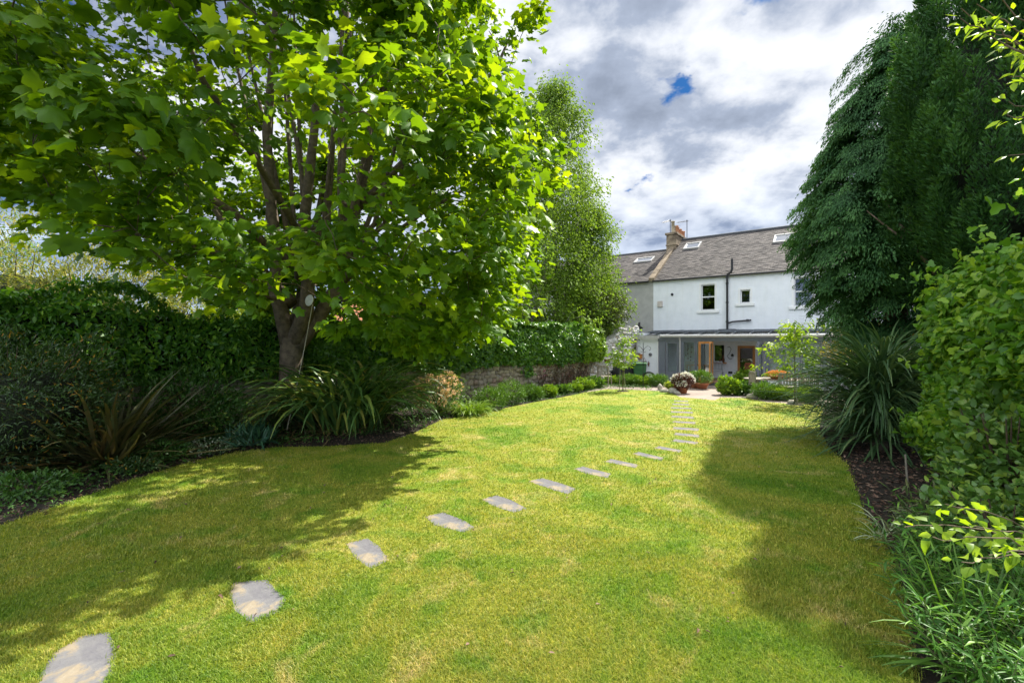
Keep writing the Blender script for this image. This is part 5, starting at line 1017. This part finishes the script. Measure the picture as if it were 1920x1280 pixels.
wmount('carved_lizard', 'brown carved ornament right of the wooden feeder', 'ornament', 1216.5, 682, MB().tube([(0, -.02, .14), (.01, -.03, .05), (-.01, -.03, -.04), (.01, -.02, -.13)], [.015, .04, .045, .012], 7), RUST)
# planters on the whitewashed wall
def onww(px, py, d=.1): k = wk(px, d); p = WP(k, d, 0); return (p[0], p[1], CH-(py-HY)/F*p[1])
hp = thing('wall_planter', 'small dark green half basket with yellow green plants on the whitewashed wall', 'planter', onww(1120, 672)); hp.rotation_euler = (0, 0, math.radians(45))
MB().lathe([(.07, -.1), (.13, .0), (.14, .06), (.12, .06)], (0, 0, 0), 14).build('basket', GREENP, hp)
n = 260; v = unit(R.normal(size=(n, 3))); v[:, 2] = abs(v[:, 2]); scatter('plants', T_LEAF, v*(.2, .15, .16)+(0, 0, .05), v, rvec(n), .07, L_LIME, hp)
rb = thing('wire_basket', 'rusty semicircular wire basket on the whitewashed wall', 'basket', onww(1138, 677)); rb.rotation_euler = (0, 0, math.radians(45)); b = MB()
for i in range(11): a = math.pi*i/10; b.tube([(.2*math.cos(a), -.16*math.sin(a), .1), (.15*math.cos(a), -.12*math.sin(a), 0), (0, 0, -.11)], .012, 4)
for s, z in ((1, .1), (.88, .04), (.6, -.05)): b.tube([(.2*s*math.cos(math.pi*i/10), -.16*s*math.sin(math.pi*i/10), z) for i in range(11)], .014, 4)
b.build('frame', RUST, rb); MB().lathe([(.02, -.1), (.13, -.01), (.16, .06), (.02, .09)], (0, -.02, 0), 12).build('liner', M('coir', (.14, .07, .04), None, 20, .95, .6), rb)
o = MB().lathe([(.0, -.05), (.08, -.03), (.09, .02), (.05, .06), (0, .07)], (0, 0, 0), 12).build('wall_lamp', IRON, None, True); o.location = onww(1165, 645, .1); tag(o, 'small dark round fitting high on the whitewashed wall', 'fitting')
o = MB().tube([(0, 0, .16), (.03, -.02, .05), (0, -.03, -.06), (.03, 0, -.17)], [.03, .05, .05, .02], 7).build('carved_mask', RUST, None, True); o.location = onww(1186, 659, .1); tag(o, 'curved brown ornament near the right end of the whitewashed wall', 'ornament')
# dark figure on the wall top
fx_ = thing('garden_statue', 'small black perched bird statue on the corner of the whitewashed wall', 'statue', onww(1197, 622.5, -.15)); MB().lathe([(.12, 0), (.12, .04), (.05, .06), (.04, .12)], (0, 0, 0), 12).build('base', IRON, fx_)
MB().tube([(-.05, 0, .08), (-.03, 0, .2), (.02, 0, .33), (.05, 0, .42), (.05, 0, .5), (.11, 0, .53)], [.05, .10, .095, .055, .06, .008], 9).build('body', IRON, fx_, True)
MB().ext([(.0, -.07, .35), (.22, -.2, .22), (.02, -.09, .12)], (0, .02, .01)).build('wing', IRON, fx_); MB().tube([(-.04, 0, .14), (-.12, 0, .02), (-.13, 0, -.1)], [.05, .035, .01], 6).build('tail', IRON, fx_)
# low plants along the lawn's far edge
mid = [(1122, 722, .45, .5, L_MID, T_LEAF, 'leafy clump at the foot of the slatted chair'), (1150, 724, .4, .35, L_BRT, T_LEAF, 'light green clump left of the first sapling'), (1178, 727, .48, .48, L_MID, T_LANCE, 'lavender mound below the covered barbecue'), (1194, 727, .36, .36, L_BRT, T_LANCE, 'yellowish lavender mound below the green bin'),
  (1210, 728, .36, .34, L_BRT, T_LEAF, 'pale green mound at the feeder pole'), (1229, 728, .45, .46, L_MID, T_LANCE, 'lavender mound right of the feeder pole'), (1258, 733, .25, .25, L_YEL, T_LEAF, 'small yellow green plant beside the pale rocks'),
  (1366, 744, .42, .55, L_BRT, T_BROAD, 'glossy light leaved shrub at the left corner of the right hand bed'), (1390, 744, .45, .42, L_MID, T_BROAD, 'dark lower shrub at the front of the right hand bed'), (1402, 730, .55, .75, L_BRT, T_BROAD, 'tallest light leaved shrub before the oval table'),
  (1437, 752, .55, .52, L_MID, T_LANCE, 'lavender mound in front of the oval table, left'), (1462, 753, .55, .46, L_BRT, T_LANCE, 'pale flowering mound in front of the table'), (1508, 757, .52, .46, L_BRT, T_LANCE, 'lavender mound right of the second sapling'), (1478, 750, .4, .36, L_MID, T_LEAF, 'small dark mound by the second sapling')]
for i, (px, py, rx, h, m_, T_, lab) in enumerate(mid): low(px, py-4, rx, h, 1500 if T_ is not T_LANCE else 2300, T_, (.075 if T_ is T_LEAF else .10) if T_ is not T_LANCE else .13, m_, 230+i, lab, 'border_plant', upd=.9)
for i, (px, py, sx, sy, sz, lab) in enumerate(((1237, 731, .11, .10, .16, 'upright pale rock at the left end of the rock edging'), (1249, 735, .24, .10, .08, 'long low pale rock lying beside the upright one'), (1262, 737, .2, .14, .14, 'rounded pale stone near the hydrangea pot'), (1270, 739, .13, .1, .08, 'smallest pale stone before the hydrangea pot'),
    (1411, 747, .2, .14, .12, 'flat pale stone edging the right hand bed'), (1483, 757, .12, .1, .09, 'small pale stone at the foot of the second sapling'))):
    gx, gy = G(px, py); V = IV*(1+.25*nz(IV*2, 1.3, 300+i))[:, None]*(sx, sy, sz)+(0, 0, sz*.6); o = link('rock', npmesh('rock', V, IT), ROCK, None, True); o.location = (gx, gy, 0); o.rotation_euler = (0, 0, -.25); tag(o, lab, 'rock')
def pot(px, py, r0, h, name, label, plant, mat=TERRA, seed=0, group=None, dz=0, bowl=False):
    gx, gy = G(px, py); t = thing(name, label, 'potted plant', (gx, gy, dz), 0, group); MB().lathe([(r0*(.72 if not bowl else .55), 0), (r0*.95, h*.86), (r0*1.06, h*.86), (r0*1.06, h), (r0*.9, h), (r0*.85, h*.9), (0, h*.9)], (0, 0, 0), 20).build('pot', mat, t, True)
    T_, n, size, m_, rx, hh, flow = plant; r = np.random.default_rng(seed); v = unit(r.normal(size=(n, 3))+(0, 0, .35)); q = r.uniform(.2, 1, n)**.5; P = v*q[:, None]*(rx, rx, hh*.55)+(0, 0, h+hh*.42); P[:, 2] = np.maximum(P[:, 2], h*.6)
    scatter('foliage', T_, P, v+r.normal(0, .4, v.shape)+(0, 0, .3), v*.4+(0, 0, .8)+r.normal(0, .3, v.shape), size*r.uniform(.6, 1.2, n), m_, t)
    if flow:
        k, m2, cr = flow; v = unit(r.normal(size=(k, 3))*(1, 1, .6)+(0, -.2, 1.1)); C = v*(rx*.95, rx*.95, hh*.6)+(0, 0, h+hh*.42); 
        for j in range(k): w = rvec(34); scatter('flower_head', T_LEAF, C[j]+w*cr, w, rvec(34), .075, m2, t)
    return t
pot(1280, 737, .2, .22, 'potted_hydrangea', 'dark pot of burgundy leaved shrub topped with white flower heads', (T_LEAF, 1900, .09, L_PLUM, .40, .54, (22, P_WHITE, .065)), TERRA, 260)
pot(1270, 736, .15, .25, 'potted_plant', 'small terracotta pot with a green plant left of the white flowers', (T_LEAF, 300, .07, L_MID, .2, .3, None), TERRA, 261)
pot(1302, 727, .17, .35, 'potted_plant', 'upright orange terracotta pot right of the white flowers', (T_LEAF, 400, .07, L_MID, .25, .4, None), TERRA, 262)
pot(1316, 728.5, .31, .26, 'bowl_planter', 'wide terracotta bowl of green leaves before the oak door', (T_NARROW, 1300, .12, L_MID, .42, .5, None), TERRA, 263, bowl=True)
# doorway palm
gx, gy = G(1393, 716); pp = straps('potted_palm', 'small green palm in a pot beside the folded grey doors', (gx, gy-.55, 0), 80, L_MID, (.5, .8), (.02, .035), (D2(5), D2(50)), (D2(70), D2(120)), 270, .06, .3, 'palm'); MB().lathe([(.16, 0), (.2, .28), (.22, .3), (.18, .3), (.17, .26)], (0, 0, 0), 18).build('pot', TERRA, pp)
# oval table, bench and bowl of flowers
tx, ty = 10.15, 16.65; tb = thing('oval_table', 'weathered oval garden table before the conservatory windows', 'table', (tx, ty+.55, 0), HR+.25)
MB().prism([(1.25*math.cos(a), .62*math.sin(a)) for a in [k*math.pi/16 for k in range(32)]], .59, .63).build('tabletop', TEAK, tb, bevel=.006)
for sx in (-.8, .8):
    for sy in (-.3, .3): MB().box((sx-.035, sy-.035, 0), (sx+.035, sy+.035, .59)).build('leg', TEAK, tb)
tz = Vector(tb.location)
def ontable(px, z=.634): Y = tz.y-.1; return ((px-960)/F*Y, Y, z)
q = ontable(1458); fb = thing('flower_bowl', 'bowl of orange and green leaved plants on the oval table', 'potted plant', q); MB().lathe([(.2, 0), (.3, .1), (.31, .12), (.27, .11)], (0, 0, 0), 18).build('bowl', TERRA, fb)
n = 900; v = unit(R.normal(size=(n, 3))); v[:, 2] = abs(v[:, 2]); scatter('flowers', T_LEAF, v*(.40, .32, .18)+(0, 0, .10), v, rvec(n), .07, P_ORG, fb); scatter('foliage', T_LEAF, v[:500]*(.5, .4, .12)+(0, 0, .09), v[:500], rvec(500), .08, L_BRT, fb)
q = ontable(1476); o = MB().lathe([(.1, 0), (.14, .2), (.155, .2), (.155, .24), (.1, .24)], (0, 0, 0), 16).build('terracotta_pot', TERRA, None, True); o.location = (q[0]+.05, q[1]+.15, .631); tag(o, 'plain terracotta pot right of the orange flowers on the oval table', 'pot')
sx_, sy_ = 9.85, 15.95; slat_chair('garden_chair', 'slatted chair with curved back on the lawn side of the oval table', (sx_, sy_+.25, 0), math.radians(160)).scale = (1.35, 1, 1)
sx_, sy_ = G(1428, 744); slat_chair('garden_chair', 'pale slatted chair at the left end of the oval table', (sx_, sy_+.2, 0), math.radians(85))
sx_, sy_ = G(1524, 753); slat_chair('garden_chair', 'slatted chair at the right end of the oval table behind the shaggy palm', (sx_, sy_+.3, 0), math.radians(-60))
# inside the conservatory
def inh(px, o_): p = tt(px, o_); return (OX+UX*p+NX*o_, OY+UY*p+NY*o_, .09)
dt = thing('dining_table', 'small wooden dining table inside the conservatory', 'table', inh(1308, -1.5), HR); MB().box((-.5, -.4, .70), (.5, .4, .74)).build('tabletop', OAK, dt)
for sx in (-.44, .44):
    for sy in (-.34, .34): MB().box((sx-.03, sy-.03, 0), (sx+.03, sy+.03, .7)).build('leg', OAK, dt)
def din_chair(px, o_, rz, label, mat): t = slat_chair('dining_chair', label, inh(px, o_), HR+rz, mat); return t
din_chair(1297, -1.9, math.pi, 'cream dining chair left of the indoor table behind the glass', CUSH); din_chair(1345, -1.3, .3, 'grey dining chair inside the open doorway', M('grey chair paint', (.3, .31, .33), None, 5, .5, .1)); din_chair(1412, -1.9, 2.6, 'red brown chair seen past the folded grey doors', M('mahogany', (.3, .09, .05), None, 6, .4, .2))
def infac(px, py, d): p = HL(px, py, d); return (OX+UX*p[0]+NX*p[1], OY+UY*p[0]+NY*p[1], p[2])
b = MB().tube([(0, 0, .35), (.08, -.02, .2), (.0, -.02, 0), (-.12, -.02, -.15), (0, -.02, -.3), (.12, -.02, -.28)], .012, 5).tube([(0, 0, .35), (-.1, -.02, .3)], .012, 5); n = 14
o = b.build('wire_wall_art', IRON); o.location = infac(1368, 662, -.04); o.rotation_euler = (0, 0, HR); tag(o, 'curling black wire ornament on the white inner wall', 'ornament')
o = MB().lathe([(0, -.06), (.06, -.04), (.07, .02), (.03, .07), (0, .1)], (0, 0, 0), 10).build('wall_lantern', IRON, None, True); o.location = infac(1373, 666, -.08); tag(o, 'little black lantern beside the wire ornament indoors', 'lantern')
mb = thing('hanging_mobile', 'string mobile of dark shapes hanging behind the glass panel', 'mobile', infac(1291, 645, -2.6), HR); 
for i in range(9): x = random.uniform(-.16, .16); L_ = .15+.08*i; s_ = MB().tube([(x, 0, 0), (x, 0, -L_)], .004, 3).build('string', IRON, mb); MB().lathe([(0, -.05), (.035, 0), (0, .05)], (x, 0, -L_), 6).build('charm', M('mobile shape', (.16, .11, .09), None, 8, .7, 0), s_)
for i, (px, hh) in enumerate(((1350, .22), (1356, .38))): o = MB().lathe([(.05, 0), (.07, hh*.4), (.03, hh*.7), (.035, hh)], (0, 0, 0), 12).build('vase', RUST, None, True); o.location = infac(px, 679, -.12); tag(o, ('squat dark vase on the indoor window sill', 'tall dark bottle on the indoor window sill')[i], 'vase')
o = MB().box((-.14, -.02, -.2), (.14, 0, .2)).build('wall_socket', BLACKP); o.location = infac(1369.5, 698, -.02); o.rotation_euler = (0, 0, HR); o.scale = (.7, 1, .28); tag(o, 'black double socket low on the white inner wall', 'socket')
# low greenery filling the left bed
def left_cover():
    n = 80000; X = R.uniform(-10, 6, n); Y = R.uniform(3.8, 22, n); d = (X-Y+17.45)/math.sqrt(2); k = (d > 0) & (d < 6) & ~inpoly(X, Y, LP) & (Y > 3.9) & ((d < 3.2) | (Y < 8)) & ((Y < 21) | (d < 1.2)) & (nz(np.stack([X, Y, 0*X], 1), 2.2, 77) > -.55); X, Y = X[k], Y[k]; n = len(X)
    z = .02+.11*R.random(n)*(1+nz(np.stack([X, Y, 0*X], 1), 1.6, 78)).clip(.1)
    o = scatter('ground_cover', T_LEAF, np.stack([X, Y, z], 1), unit(R.normal(size=(n, 3))*(1, 1, .5)+(0, 0, .3)), unit(R.normal(size=(n, 3))*.5+(0, 0, 1)), R.uniform(.03, .085, n), MATS['deep leaf']); tag(o, 'low weedy greenery over the soil of the left hand bed', 'ground cover', kind='stuff')
left_cover()
n = 26000; X = R.uniform(-10, 0, n); Y = R.uniform(3.8, 14, n); d = (X-Y+17.45)/math.sqrt(2); k = (d > 0) & (d < 7) & ~inpoly(X+R.normal(0, .08, n), Y+R.normal(0, .08, n), LP) & (X < -.5); X, Y = X[k], Y[k]; n = len(X)
o = scatter('leaf_litter', T_DIA, np.stack([X, Y, R.uniform(.0, .02, n)], 1), unit(R.normal(size=(n, 3))*(1, 1, .25)), unit(R.normal(size=(n, 3))*.5+(0, 0, 1)), R.uniform(.02, .06, n), CHIP); tag(o, 'brown dead leaves littering the left hand bed', 'leaf litter', kind='stuff')
# fallen leaves on the lawn
n = 160; Y = R.uniform(2.8, 12, n); X = R.uniform(-1, .85, n)*Y; k = inpoly(X, Y, LP); P = np.stack([X, Y, np.full(n, .03)], 1)[k]
o = scatter('fallen_leaves', T_LEAF, P, R.normal(size=P.shape)*(1, 1, .2), np.array([0, 0, 1.])+R.normal(0, .3, P.shape), R.uniform(.025, .055, len(P)), CHIP); tag(o, 'scattered small brown fallen leaves on the lawn', 'leaves', kind='stuff')
